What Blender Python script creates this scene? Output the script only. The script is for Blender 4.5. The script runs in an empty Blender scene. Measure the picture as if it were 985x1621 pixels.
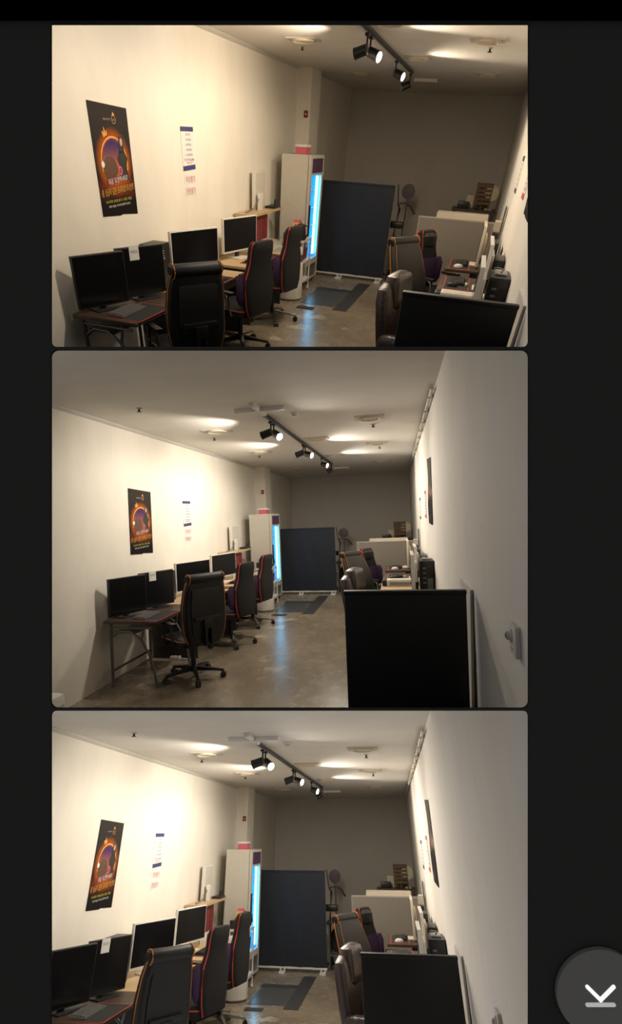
import bpy, bmesh, math, random
from math import sin, cos, pi, radians, sqrt
from mathutils import Vector, Matrix

SC = bpy.context.scene
COL = SC.collection
random.seed(7)

# ------------------------------------------------------------------ camera
cam_data = bpy.data.cameras.new('camera')
cam = bpy.data.objects.new('camera', cam_data)
COL.objects.link(cam)
cam.location = (0, 0, 1.6)
cam.rotation_euler = (pi / 2, 0, 0)
cam_data.sensor_fit = 'HORIZONTAL'
cam_data.sensor_width = 36
cam_data.lens = 29.239
cam_data.shift_x = 0.0340
cam_data.shift_y = 0.0178
cam_data.clip_start = 0.05
cam_data.clip_end = 300
SC.camera = cam

# ------------------------------------------------------------------ world and exposure
world = bpy.data.worlds.new('dim_surroundings')
SC.world = world
world.use_nodes = True
world.node_tree.nodes['Background'].inputs[0].default_value = (0.5, 0.49, 0.475, 1)
world.node_tree.nodes['Background'].inputs[1].default_value = 1.0
vs = SC.view_settings
vs.view_transform = 'Standard'
vs.look = 'None'
vs.exposure = 0.0
vs.gamma = 1.0
vs.use_curve_mapping = False

# ------------------------------------------------------------------ the three rooms of the stack
# Each room is a rigid full-size room, tilted and set behind its own opening in the dark front wall.
FRONT = 0.8          # the front wall stands 0.8 m before the camera
FPX = 800.0           # focal length in pixels of the 985 px wide frame


class Room:
    def __init__(self, tag, axis, roll, stand, lamp, power):
        self.tag = tag
        d = Vector(axis).normalized()
        r = d.cross(Vector((0, 0, 1))).normalized()
        u = r.cross(d)
        c, s = cos(roll), sin(roll)
        self.ax, self.ay, self.az = c * r + s * u, d, -s * r + c * u
        self.R = Matrix((self.ax, self.ay, self.az)).transposed()
        self.O = Vector((0, 0, 1.6)) - self.R @ Vector(stand)
        self.lamp, self.power = lamp, power
        self.planes = []

    def spot(self, x, y, z):
        return self.O + self.R @ Vector((x, y, z))


ROOMS = [
    Room('top room', (318.40, 800, 589.92), -0.27348,
         (0.0307, -2.6022, 1.9001), (1.0, 0.83, 0.62), 19.0),
    Room('middle room', (169.70, 800, 18.11), 0.03534,
         (0.0307, -3.6017, 1.6656), (1.0, 0.91, 0.78), 24.0),
    Room('bottom room', (165.96, 800, -497.69), 0.10501,
         (0.0308, -4.0058, 1.9001), (1.0, 0.91, 0.78), 24.0),
]
# openings in the front wall, in metres on its face: left, right, bottom, top
def face(px, py):
    return ((px - 459) / FPX * FRONT, 1.6 - (py - 828) / FPX * FRONT)

OPEN = [(81, 550, 837, 37), (81, 1121, 837, 554), (81, 1700, 837, 1124)]
# cuts along the added dividers between neighbouring rooms run at these levels of the front wall
CUT = [(20, 551.3), (552.7, 1121.9), (1123.1, 1720)]
for rm, (t, b), o in zip(ROOMS, CUT, OPEN):
    eye = Vector((0, 0, 1.6))
    zt = -(t - 828) / FPX
    zb = -(b - 828) / FPX
    xl = (o[0] - 459 - 170) / FPX
    xr = (o[2] - 459 + 170) / FPX
    rm.planes = [(eye, Vector((0, zt, -1))), (eye, Vector((0, -zb, 1))),
                 (eye, Vector((1, -xl, 0))), (eye, Vector((-1, xr, 0))),
                 (Vector((0, FRONT + 0.03, 0)), Vector((0, 1, 0)))]

# ------------------------------------------------------------------ materials
MATS = {}


def newmat(name):
    m = bpy.data.materials.new(name)
    m.use_nodes = True
    nt = m.node_tree
    return m, nt, nt.nodes['Principled BSDF']


def mat(name, col, rough=0.5, metal=0.0, var=0.06, scale=18.0, bump=0.0, bscale=120.0, coat=0.0,
        emit=None, estr=0.0, spec=0.5):
    """plain procedural material: colour with a little cloudy variation and fine relief"""
    if name in MATS:
        return MATS[name]
    m, nt, b = newmat(name)
    N, L = nt.nodes, nt.links
    at = N.new('ShaderNodeAttribute'); at.attribute_name = 'plan'
    no = N.new('ShaderNodeTexNoise'); no.inputs['Scale'].default_value = scale
    no.inputs['Detail'].default_value = 3
    L.new(at.outputs['Vector'], no.inputs['Vector'])
    mx = N.new('ShaderNodeMix'); mx.data_type = 'RGBA'
    mx.inputs[6].default_value = tuple(max(0, c * (1 - var)) for c in col) + (1,)
    mx.inputs[7].default_value = tuple(min(1, c * (1 + var)) for c in col) + (1,)
    L.new(no.outputs['Fac'], mx.inputs[0])
    L.new(mx.outputs[2], b.inputs['Base Color'])
    b.inputs['Roughness'].default_value = rough
    b.inputs['Metallic'].default_value = metal
    b.inputs['Specular IOR Level'].default_value = spec
    b.inputs['Coat Weight'].default_value = coat
    if bump:
        n2 = N.new('ShaderNodeTexNoise'); n2.inputs['Scale'].default_value = bscale
        L.new(at.outputs['Vector'], n2.inputs['Vector'])
        bp = N.new('ShaderNodeBump'); bp.inputs['Strength'].default_value = bump
        bp.inputs['Distance'].default_value = 0.01
        L.new(n2.outputs['Fac'], bp.inputs['Height'])
        L.new(bp.outputs['Normal'], b.inputs['Normal'])
    if emit:
        b.inputs['Emission Color'].default_value = emit + (1,)
        b.inputs['Emission Strength'].default_value = estr
    MATS[name] = m
    return m


def math_node(nt, op, a, b=None, c=None):
    n = nt.nodes.new('ShaderNodeMath'); n.operation = op
    for i, v in enumerate((a, b, c)):
        if v is None:
            continue
        if isinstance(v, (int, float)):
            n.inputs[i].default_value = v
        else:
            nt.links.new(v, n.inputs[i])
    return n.outputs[0]


def mixc(nt, fac, a, b):
    n = nt.nodes.new('ShaderNodeMix'); n.data_type = 'RGBA'
    for i, v in ((0, fac), (6, a), (7, b)):
        if isinstance(v, tuple):
            n.inputs[i].default_value = v + (1,) if len(v) == 3 else v
        elif isinstance(v, (int, float)):
            n.inputs[i].default_value = v
        else:
            nt.links.new(v, n.inputs[i])
    return n.outputs[2]


def plan_xyz(nt):
    at = nt.nodes.new('ShaderNodeAttribute'); at.attribute_name = 'plan'
    sp = nt.nodes.new('ShaderNodeSeparateXYZ')
    nt.links.new(at.outputs['Vector'], sp.inputs[0])
    return at.outputs['Vector'], sp.outputs[0], sp.outputs[1], sp.outputs[2]


def noise(nt, vec, scale, detail=4, rough=0.55, dist=0.0, stretch=None):
    if stretch:
        mp = nt.nodes.new('ShaderNodeMapping'); mp.inputs['Scale'].default_value = stretch
        nt.links.new(vec, mp.inputs[0]); vec = mp.outputs[0]
    n = nt.nodes.new('ShaderNodeTexNoise')
    n.inputs['Scale'].default_value = scale
    n.inputs['Detail'].default_value = detail
    n.inputs['Roughness'].default_value = rough
    n.inputs['Distortion'].default_value = dist
    nt.links.new(vec, n.inputs['Vector'])
    return n.outputs['Fac']


def ramp(nt, x, lo, hi):
    n = nt.nodes.new('ShaderNodeMapRange'); n.interpolation_type = 'SMOOTHSTEP'
    nt.links.new(x, n.inputs[0])
    n.inputs[1].default_value = lo; n.inputs[2].default_value = hi
    return n.outputs[0]


def floor_material():
    m, nt, b = newmat('worn_concrete')
    v, x, y, z = plan_xyz(nt)
    n1 = noise(nt, v, 1.3, 6, 0.6, 0.6)
    n2 = noise(nt, v, 7, 5, 0.65, 0.4)
    n3 = noise(nt, v, 60, 2)
    c = mixc(nt, ramp(nt, n1, 0.3, 0.7), (0.195, 0.155, 0.108), (0.285, 0.235, 0.170))
    c = mixc(nt, math_node(nt, 'MULTIPLY', ramp(nt, n2, 0.50, 0.78), 0.32), c, (0.33, 0.29, 0.225))
    c = mixc(nt, math_node(nt, 'MULTIPLY', ramp(nt, n3, 0.4, 0.8), 0.2), c, (0.10, 0.08, 0.06))
    # splashes of old white paint
    for (px, py, r) in ((-1.85, 4.27, 0.16), (-1.72, 4.31, 0.11), (-1.83, 3.76, 0.13), (-1.72, 3.70, 0.07),
                        (-1.55, 2.05, 0.07), (-1.36, 1.75, 0.12), (-1.9, 3.2, 0.05), (-1.25, 3.95, 0.05)):
        dx = math_node(nt, 'SUBTRACT', x, px); dy = math_node(nt, 'SUBTRACT', y, py)
        d = math_node(nt, 'SQRT', math_node(nt, 'ADD', math_node(nt, 'MULTIPLY', dx, dx),
                                            math_node(nt, 'MULTIPLY', dy, dy)))
        w = noise(nt, v, 9, 3)
        d = math_node(nt, 'ADD', d, math_node(nt, 'MULTIPLY', math_node(nt, 'SUBTRACT', w, 0.5), 0.5))
        f = math_node(nt, 'SUBTRACT', 1.0, ramp(nt, d, r * 0.8, r))
        c = mixc(nt, math_node(nt, 'MULTIPLY', f, 0.6), c, (0.50, 0.45, 0.36))
    # hairline cracks
    vo = nt.nodes.new('ShaderNodeTexVoronoi'); vo.feature = 'DISTANCE_TO_EDGE'
    vo.inputs['Scale'].default_value = 0.8
    nd = nt.nodes.new('ShaderNodeVectorMath'); nd.operation = 'ADD'
    nn = nt.nodes.new('ShaderNodeTexNoise'); nn.inputs['Scale'].default_value = 3
    nt.links.new(v, nn.inputs['Vector']); nt.links.new(v, nd.inputs[0]); nt.links.new(nn.outputs['Color'], nd.inputs[1])
    nt.links.new(nd.outputs[0], vo.inputs['Vector'])
    cr = math_node(nt, 'SUBTRACT', 1.0, ramp(nt, vo.outputs['Distance'], 0.0, 0.012))
    c = mixc(nt, math_node(nt, 'MULTIPLY', cr, 0.25), c, (0.09, 0.075, 0.06))
    nt.links.new(c, b.inputs['Base Color'])
    r = math_node(nt, 'ADD', 0.15, math_node(nt, 'MULTIPLY', n2, 0.22))
    nt.links.new(r, b.inputs['Roughness'])
    bp = nt.nodes.new('ShaderNodeBump'); bp.inputs['Strength'].default_value = 0.12
    bp.inputs['Distance'].default_value = 0.01
    nt.links.new(n2, bp.inputs['Height']); nt.links.new(bp.outputs[0], b.inputs['Normal'])
    return m


def wall_material(name, base, stain, lines):
    m, nt, b = newmat(name)
    v, x, y, z = plan_xyz(nt)
    n1 = noise(nt, v, 2.0, 5, 0.6, 0.3, (1, 1.6, 0.7))
    n2 = noise(nt, v, 14, 4, 0.6)
    c = mixc(nt, ramp(nt, n1, 0.3, 0.75), base, tuple(q * 0.94 for q in base))
    if stain:
        # old glue, filler and scuffs that run down the near part of the wall
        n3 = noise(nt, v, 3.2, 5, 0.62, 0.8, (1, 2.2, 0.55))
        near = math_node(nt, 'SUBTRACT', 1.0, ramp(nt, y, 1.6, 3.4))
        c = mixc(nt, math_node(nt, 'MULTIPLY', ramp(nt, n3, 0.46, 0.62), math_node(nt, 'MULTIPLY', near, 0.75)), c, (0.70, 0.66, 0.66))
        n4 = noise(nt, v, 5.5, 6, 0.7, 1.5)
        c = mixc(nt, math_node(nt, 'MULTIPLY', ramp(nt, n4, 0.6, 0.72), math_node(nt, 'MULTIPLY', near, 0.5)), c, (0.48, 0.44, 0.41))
    nt.links.new(c, b.inputs['Base Color'])
    b.inputs['Roughness'].default_value = 0.85
    bp = nt.nodes.new('ShaderNodeBump'); bp.inputs['Strength'].default_value = 0.15
    bp.inputs['Distance'].default_value = 0.01
    nt.links.new(n2, bp.inputs['Height']); nt.links.new(bp.outputs[0], b.inputs['Normal'])
    return m


def poster_material(name, kind):
    """flat print: plan coordinates run along the wall (y) and up (z)"""
    m, nt, b = newmat(name)
    v, x, y, z = plan_xyz(nt)
    if kind == 'ring':
        u = math_node(nt, 'DIVIDE', math_node(nt, 'SUBTRACT', y, 1.915), 0.535)      # -0.5 .. 0.5
        w = math_node(nt, 'DIVIDE', math_node(nt, 'SUBTRACT', z, 1.66), 0.755)
        du = math_node(nt, 'DIVIDE', u, 0.36); dw = math_node(nt, 'DIVIDE', math_node(nt, 'ADD', w, 0.0), 0.235)
        r = math_node(nt, 'SQRT', math_node(nt, 'ADD', math_node(nt, 'MULTIPLY', du, du), math_node(nt, 'MULTIPLY', dw, dw)))
        n = noise(nt, v, 26, 5, 0.7, 1.0)
        r = math_node(nt, 'ADD', r, math_node(nt, 'MULTIPLY', math_node(nt, 'SUBTRACT', n, 0.5), 0.25))
        c = mixc(nt, ramp(nt, w, -0.5, 0.5), (0.012, 0.010, 0.009), (0.040, 0.034, 0.030))
        halo = math_node(nt, 'SUBTRACT', 1.0, ramp(nt, math_node(nt, 'ABSOLUTE', math_node(nt, 'SUBTRACT', r, 1.0)), 0.0, 0.42))
        c = mixc(nt, math_node(nt, 'MULTIPLY', halo, 0.75), c, (0.42, 0.10, 0.015))
        inside = math_node(nt, 'SUBTRACT', 1.0, ramp(nt, r, 0.8, 0.98))
        sky = mixc(nt, ramp(nt, w, -0.14, 0.2), (0.50, 0.17, 0.05), (0.06, 0.035, 0.12))
        c = mixc(nt, inside, c, sky)
        # warm glow behind the headline
        low = math_node(nt, 'ABSOLUTE', math_node(nt, 'ADD', w, 0.24))
        g = math_node(nt, 'SUBTRACT', 1.0, ramp(nt, low, 0.02, 0.13))
        c = mixc(nt, math_node(nt, 'MULTIPLY', g, math_node(nt, 'MULTIPLY', ramp(nt, n, 0.3, 0.7), 0.7)), c, (0.26, 0.045, 0.012))
    else:
        w = math_node(nt, 'DIVIDE', math_node(nt, 'SUBTRACT', z, 1.875), 0.73)
        n = noise(nt, v, 16, 5, 0.7, 1.2)
        n2 = noise(nt, v, 9, 4, 0.7, 0.8, (1, 2.2, 0.6))
        c = mixc(nt, ramp(nt, w, -0.1, 0.12), (0.010, 0.009, 0.009), (0.085, 0.078, 0.070))
        mid = math_node(nt, 'SUBTRACT', 1.0, ramp(nt, math_node(nt, 'ABSOLUTE', math_node(nt, 'ADD', w, 0.02)), 0.03, 0.14))
        c = mixc(nt, math_node(nt, 'MULTIPLY', mid, ramp(nt, n, 0.45, 0.62)), c, (0.36, 0.19, 0.13))
        c = mixc(nt, math_node(nt, 'MULTIPLY', mid, ramp(nt, n2, 0.56, 0.66)), c, (0.60, 0.50, 0.42))
        low = math_node(nt, 'SUBTRACT', 1.0, ramp(nt, math_node(nt, 'ABSOLUTE', math_node(nt, 'ADD', w, 0.30)), 0.05, 0.17))
        c = mixc(nt, math_node(nt, 'MULTIPLY', low, ramp(nt, n2, 0.58, 0.68)), c, (0.35, 0.22, 0.20))
    nt.links.new(c, b.inputs['Base Color'])
    b.inputs['Roughness'].default_value = 0.9
    b.inputs['Specular IOR Level'].default_value = 0.08
    return m


def glass_material(name, tint, amount):
    m, nt, b = newmat(name)
    nt.nodes.remove(b)
    tr = nt.nodes.new('ShaderNodeBsdfTransparent'); tr.inputs[0].default_value = tint + (1,)
    gl = nt.nodes.new('ShaderNodeBsdfGlossy'); gl.inputs['Roughness'].default_value = 0.05
    mx = nt.nodes.new('ShaderNodeMixShader'); mx.inputs[0].default_value = amount
    nt.links.new(tr.outputs[0], mx.inputs[1]); nt.links.new(gl.outputs[0], mx.inputs[2])
    nt.links.new(mx.outputs[0], nt.nodes['Material Output'].inputs[0])
    return m


FLOOR = floor_material()
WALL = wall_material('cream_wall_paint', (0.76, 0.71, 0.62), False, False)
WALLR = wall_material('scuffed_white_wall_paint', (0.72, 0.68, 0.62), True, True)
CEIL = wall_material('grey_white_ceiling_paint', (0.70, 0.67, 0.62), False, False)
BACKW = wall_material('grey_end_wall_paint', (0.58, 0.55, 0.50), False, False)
POSTER = poster_material('glossy_ring_poster_print', 'ring')
POSTER2 = poster_material('glossy_dark_poster_print', 'dark')
GLASS = glass_material('fridge_glass', (0.92, 0.97, 1.0), 0.08)

BLK = mat('black_plastic', (0.012, 0.012, 0.012), 0.42)
BLK2 = mat('satin_black_metal', (0.018, 0.018, 0.018), 0.35, 0.2)
LEATHER = mat('black_leather', (0.0075, 0.007, 0.0068), 0.5, bump=0.25, bscale=90)
FABRIC = mat('black_fabric', (0.009, 0.009, 0.010), 0.9, bump=0.3, bscale=300)
PURPLE = mat('purple_fabric', (0.045, 0.016, 0.065), 0.8, bump=0.2, bscale=300)
BROWN = mat('brown_leather', (0.045, 0.030, 0.027), 0.32, bump=0.4, bscale=45, var=0.2)
ORANGE = mat('orange_piping', (0.50, 0.17, 0.03), 0.6)
RED = mat('red_piping', (0.55, 0.05, 0.035), 0.6)
REDCASE = mat('dark_red_plastic', (0.20, 0.022, 0.022), 0.5, var=0.25, scale=14)
CHROME = mat('chrome', (0.42, 0.41, 0.39), 0.25, 1.0)
GREYM = mat('grey_metal', (0.17, 0.17, 0.165), 0.4, 0.6)
TAN = mat('light_wood_laminate', (0.50, 0.355, 0.195), 0.42, var=0.12, scale=6)
DKWOOD = mat('dark_wood_laminate', (0.062, 0.036, 0.023), 0.4, var=0.25, scale=7)
PANELB = mat('black_laminate', (0.014, 0.013, 0.012), 0.5)
WHITE = mat('white_plastic', (0.66, 0.63, 0.58), 0.4)
CREAM = mat('cream_plastic', (0.62, 0.55, 0.44), 0.45)
IVORY = mat('ivory_painted_metal', (0.58, 0.55, 0.48), 0.42)
SCREEN = mat('dark_screen', (0.006, 0.006, 0.007), 0.16, var=0.0)
PAD = mat('black_cloth_pad', (0.012, 0.012, 0.013), 0.85)
KEYS = mat('dark_keys', (0.022, 0.022, 0.024), 0.5)
GKEYS = mat('grey_keys', (0.13, 0.125, 0.12), 0.5)
PAPER = mat('white_paper', (0.70, 0.68, 0.65), 0.8, var=0.03)
NAVY = mat('navy_fabric', (0.011, 0.014, 0.022), 0.8, var=0.2, scale=5, bump=0.3, bscale=30)
NAVYINK = mat('navy_ink', (0.035, 0.035, 0.13), 0.7)
REDINK = mat('red_ink', (0.50, 0.045, 0.04), 0.7)
PINKINK = mat('faded_red_ink', (0.55, 0.17, 0.16), 0.7)
BLACKINK = mat('black_ink', (0.05, 0.05, 0.055), 0.7)
GOLDINK = mat('gold_ink', (0.55, 0.36, 0.06), 0.5)
WHITEINK = mat('white_ink', (0.78, 0.74, 0.68), 0.5)
YELLOWINK = mat('yellow_green_ink', (0.55, 0.50, 0.06), 0.5)
CRIMSON = mat('crimson_ink', (0.20, 0.018, 0.02), 0.5)
FLAME = mat('flame_orange_ink', (0.75, 0.30, 0.03), 0.5, var=0.4, scale=30)
SKIN = mat('pale_ink', (0.52, 0.33, 0.24), 0.5)
DARKINK = mat('poster_black_ink', (0.012, 0.010, 0.010), 0.5)
GREYPANEL = mat('grey_office_fabric', (0.235, 0.21, 0.18), 0.9, bump=0.2, bscale=200)
TAUPE = mat('light_grey_trim', (0.36, 0.34, 0.30), 0.5)
VINYL = mat('black_vinyl', (0.0085, 0.008, 0.0078), 0.55, bump=0.1, bscale=200)
AGED = mat('yellowed_white_metal', (0.60, 0.51, 0.36), 0.55, var=0.15, scale=12)
DARKGAP = mat('dark_gap', (0.05, 0.042, 0.03), 0.8)
CLEARP = mat('white_lamp_cover', (0.70, 0.67, 0.62), 0.4)
CEILP = mat('ceiling_trim_paint', (0.52, 0.49, 0.44), 0.6)
RUBBER = mat('dark_rubber_mat', (0.030, 0.028, 0.026), 0.7)
GREYMAT = mat('grey_rubber_mat', (0.085, 0.085, 0.085), 0.26, var=0.15)
PINK = mat('pink_packaging', (0.60, 0.12, 0.17), 0.5, var=0.3, scale=40)
YELLOWP = mat('yellow_packaging', (0.62, 0.42, 0.12), 0.5, var=0.2)
SILVER = mat('silver_band', (0.30, 0.31, 0.31), 0.3, 0.7)
MINT = mat('pale_green_packet', (0.38, 0.46, 0.38), 0.6)
WICKER = mat('brown_wicker', (0.13, 0.085, 0.045), 0.7, var=0.3, scale=30)
GLOWINT = mat('fridge_lining_led_glow', (0.10, 0.36, 0.62), 0.5, emit=(0.03, 0.24, 0.55), estr=0.75)  # blue LED light put into the lining's colour and glow
LED = mat('cyan_led_strip', (0.4, 0.8, 0.9), 0.5, emit=(0.14, 0.62, 1.0), estr=10.0)
HEADER = mat('fridge_header_print', (0.08, 0.035, 0.09), 0.4, var=0.9, scale=30)
BOTTLER = mat('red_drink_bottle', (0.45, 0.03, 0.05), 0.3)
BOTTLEB = mat('blue_drink_bottle', (0.05, 0.2, 0.4), 0.3)
LENS = mat('lit_lamp_lens', (0.9, 0.9, 0.9), 0.4, emit=(1.0, 0.93, 0.82), estr=14.0)
LENSOFF = mat('lamp_lens', (0.5, 0.5, 0.5), 0.2)
FRONTM = mat('charcoal_front_wall', (0.0185, 0.0185, 0.0185), 0.95, var=0.0, spec=0.0)
BLACKBAR = mat('black_bar', (0.0, 0.0, 0.0), 1.0, var=0.0, spec=0.0)
DIVIDERM = mat('dark_light_divider', (0.01, 0.01, 0.01), 0.95, spec=0.0)
BUTTON = mat('grey_button', (0.095, 0.095, 0.095), 0.95, var=0.0, spec=0.0)
ARROW = mat('added_glow_white', (0.8, 0.8, 0.8), 0.9, var=0.0, emit=(1, 1, 1), estr=0.7, spec=0.0)  # glow added to the arrow; nothing lights it from behind
ARROW2 = mat('added_glow_grey', (0.3, 0.3, 0.3), 0.9, var=0.0, emit=(1, 1, 1), estr=0.27, spec=0.0)  # weaker glow added to the underline


# ------------------------------------------------------------------ mesh collector
GLYPHS = {}


class G:
    """collects simple shapes; coordinates in plan metres, relative to the thing's base"""

    def __init__(self):
        self.v, self.f = [], []

    def add(self, vs, fs):
        o = len(self.v)
        self.v += [tuple(q) for q in vs]
        self.f += [tuple(i + o for i in f) for f in fs]
        return self

    def box(self, x0, x1, y0, y1, z0, z1):
        vs = [(x, y, z) for z in (z0, z1) for y in (y0, y1) for x in (x0, x1)]
        return self.add(vs, [(0, 2, 3, 1), (4, 5, 7, 6), (0, 1, 5, 4), (2, 6, 7, 3), (0, 4, 6, 2), (1, 3, 7, 5)])

    def rbox(self, x0, x1, y0, y1, z0, z1, c):
        """box with chamfered edges"""
        bm = bmesh.new()
        bmesh.ops.create_cube(bm, size=1)
        for q in bm.verts:
            q.co = Vector(((x0 + x1) / 2 + q.co.x * (x1 - x0), (y0 + y1) / 2 + q.co.y * (y1 - y0), (z0 + z1) / 2 + q.co.z * (z1 - z0)))
        bmesh.ops.bevel(bm, geom=list(bm.edges), offset=c, segments=2, profile=0.6, affect='EDGES')
        bm.verts.index_update()
        self.add([q.co for q in bm.verts], [[q.index for q in f.verts] for f in bm.faces])
        bm.free()
        return self

    def loft(self, rings, cap=True, closed=True):
        n = len(rings[0])
        vs = [p for r in rings for p in r]
        fs = []
        for i in range(len(rings) - 1):
            for j in range(n if closed else n - 1):
                a, b = i * n + j, i * n + (j + 1) % n
                fs.append((a, b, b + n, a + n))
        if cap:
            fs.append(tuple(range(n))[::-1])
            fs.append(tuple(range((len(rings) - 1) * n, len(rings) * n)))
        return self.add(vs, fs)

    def tube(self, path, r, n=8, cap=True):
        rings = []
        path = [Vector(p) for p in path]
        for i, p in enumerate(path):
            d = (path[min(i + 1, len(path) - 1)] - path[max(i - 1, 0)]).normalized()
            a = d.cross(Vector((0, 0, 1)))
            if a.length < 1e-3:
                a = d.cross(Vector((1, 0, 0)))
            a.normalize(); b = d.cross(a)
            rr = r[i] if isinstance(r, (list, tuple)) else r
            rings.append([p + rr * (cos(2 * pi * j / n) * a + sin(2 * pi * j / n) * b) for j in range(n)])
        return self.loft(rings, cap)

    def lathe(self, prof, c=(0, 0, 0), n=20, cap=True):
        return self.loft([[(c[0] + r * cos(2 * pi * j / n), c[1] + r * sin(2 * pi * j / n), c[2] + z) for j in range(n)] for r, z in prof], cap)

    def poly(self, pts, t=0.0015, off=0.0):
        """flat outline (u, w) on a surface that faces +x, t thick, off in front of it"""
        n = len(pts)
        vs = [(off, u, w) for u, w in pts] + [(off + t, u, w) for u, w in pts]
        fs = [tuple(range(n))[::-1], tuple(range(n, 2 * n))]
        fs += [(i, (i + 1) % n, n + (i + 1) % n, n + i) for i in range(n)]
        return self.add(vs, fs)

    def ring(self, cx, cz, rx, rz, wd, off, a0=0, a1=2 * pi, n=28, t=0.0015):
        for i in range(n):
            p, q = a0 + (a1 - a0) * i / n, a0 + (a1 - a0) * (i + 1) / n
            self.poly([(cx + (rx - wd) * cos(p), cz + (rz - wd) * sin(p)), (cx + rx * cos(p), cz + rz * sin(p)),
                       (cx + rx * cos(q), cz + rz * sin(q)), (cx + (rx - wd) * cos(q), cz + (rz - wd) * sin(q))], t, off)
        return self

    def text(self, s, cx, cz, height, width=None, off=0.004, slant=0.0):
        """lettering on a surface that faces +x"""
        if s not in GLYPHS:
            cu = bpy.data.curves.new('lettering', 'FONT')
            cu.body = s; cu.size = 1.0; cu.resolution_u = 2
            cu.align_x = 'LEFT'
            ob = bpy.data.objects.new('lettering', cu)
            me = ob.to_mesh()
            GLYPHS[s] = ([q.co.copy() for q in me.vertices], [tuple(p.vertices) for p in me.polygons])
            ob.to_mesh_clear()
            bpy.data.objects.remove(ob); bpy.data.curves.remove(cu)
        vs, fs = GLYPHS[s]
        if not vs:
            return self
        x0, x1 = min(q.x for q in vs), max(q.x for q in vs)
        y0, y1 = min(q.y for q in vs), max(q.y for q in vs)
        sz = height / max(1e-6, y1 - y0)
        sxx = (width / (x1 - x0)) if width else sz
        out = []
        for q in vs:
            u = (q.x - (x0 + x1) / 2) * sxx
            out.append((off, cx + u, cz + (q.y - (y0 + y1) / 2) * sz + slant * u))
        return self.add(out, fs)


def words(t, name, s, cx, cz, height, width, off, slant, m):
    """one line of print, word by word"""
    ws = s.split(' ')
    n = sum(len(q) for q in ws) + 0.5 * (len(ws) - 1)
    u = cx - width / 2
    for q in ws:
        w = width * len(q) / n
        t.part(name, G().text(q, u + w / 2, cz + slant * (u + w / 2 - cx), height, w * 0.97, off, slant), m, smooth=False)
        u += w + width * 0.5 / n


def rrect(w, h, r, n=4):
    """rounded rectangle outline, (u, w) pairs"""
    pts = []
    for k, (sx, sy) in enumerate(((1, 1), (-1, 1), (-1, -1), (1, -1))):
        for i in range(n + 1):
            a = pi / 2 * (k + i / n)
            pts.append((sx * (w / 2 - r) + r * cos(a), sy * (h / 2 - r) + r * sin(a)))
    return pts


# ------------------------------------------------------------------ scene building
def clipped(me, rm, base):
    """what lies past the added divider toward the neighbouring room is not built"""
    R3 = rm.R.transposed()
    for p, n in rm.planes:
        nl = R3 @ n
        pl = R3 @ (p - base)
        d = [(q.co - pl).dot(nl) for q in me.vertices]
        if not d or max(d) <= 0:
            return False
        if min(d) >= 0:
            continue
        bm = bmesh.new(); bm.from_mesh(me)
        res = bmesh.ops.bisect_plane(bm, geom=bm.verts[:] + bm.edges[:] + bm.faces[:], plane_co=pl, plane_no=nl, clear_inner=True)
        ed = [g for g in res['geom_cut'] if isinstance(g, bmesh.types.BMEdge)]
        if ed:
            bmesh.ops.holes_fill(bm, edges=ed, sides=0)
        bm.to_mesh(me); bm.free()
    return len(me.polygons) > 0


class Thing:
    def __init__(self, rm, name, label, cat, at, yaw=0.0, group=None, single=False, kind=None):
        self.rm, self.at = rm, at
        self.yaw = yaw
        self.base = rm.spot(*at)
        self.name, self.label, self.cat, self.group, self.kind = name, label, cat, group, kind
        self.root = None
        self.single = single
        if not single:
            self.root = bpy.data.objects.new(name, None)
            self.root.empty_display_size = 0.1
            COL.objects.link(self.root)
            self.root.location = self.base
            self.root.rotation_euler = rm.R.to_euler()
            self.tag(self.root)

    def tag(self, o):
        if self.kind:
            o['kind'] = self.kind
        if self.cat:
            o['label'] = self.label + ', ' + self.rm.tag
            o['category'] = self.cat
        if self.group:
            o['group'] = self.group + ', ' + self.rm.tag

    def part(self, name, g, m, parent=None, label=None, smooth=True, kind=None):
        rm = self.rm
        c, s = cos(self.yaw), sin(self.yaw)
        co, plan = [], []
        for x, y, z in g.v:
            px, py = c * x - s * y, s * x + c * y
            plan.append((px + self.at[0], py + self.at[1], z + self.at[2]))
            co.append((px, py, z))
        me = bpy.data.meshes.new(name)
        me.from_pydata(co, [], g.f)
        at = me.attributes.new('plan', 'FLOAT_VECTOR', 'POINT')
        at.data.foreach_set('vector', [q for p in plan for q in p])
        bm = bmesh.new(); bm.from_mesh(me)
        bmesh.ops.recalc_face_normals(bm, faces=bm.faces[:])
        bm.to_mesh(me); bm.free()
        if not clipped(me, rm, self.base):
            bpy.data.meshes.remove(me)
            return None
        me.materials.append(m)
        if smooth:
            me.shade_smooth()
            me.set_sharp_from_angle(angle=radians(38))
        o = bpy.data.objects.new(name, me)
        COL.objects.link(o)
        if self.single:
            o.location = self.base
            o.rotation_euler = rm.R.to_euler()
            self.tag(o)
            self.root = o
        else:
            o.parent = parent or self.root
            if label:
                o['label'] = label
            if kind:
                o['kind'] = kind
        return o

    def end(self):
        if not self.single and not self.root.children:
            bpy.data.objects.remove(self.root)
            self.root = None
        return self.root


def one(rm, name, label, cat, at, g, m, yaw=0.0, group=None, smooth=True, kind=None):
    t = Thing(rm, name, label, cat, at, yaw, group, True, kind)
    return t.part(name, g, m, smooth=smooth)


XL, XR, H, YB = -2.958, 0.393, 2.748, 10.3


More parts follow.
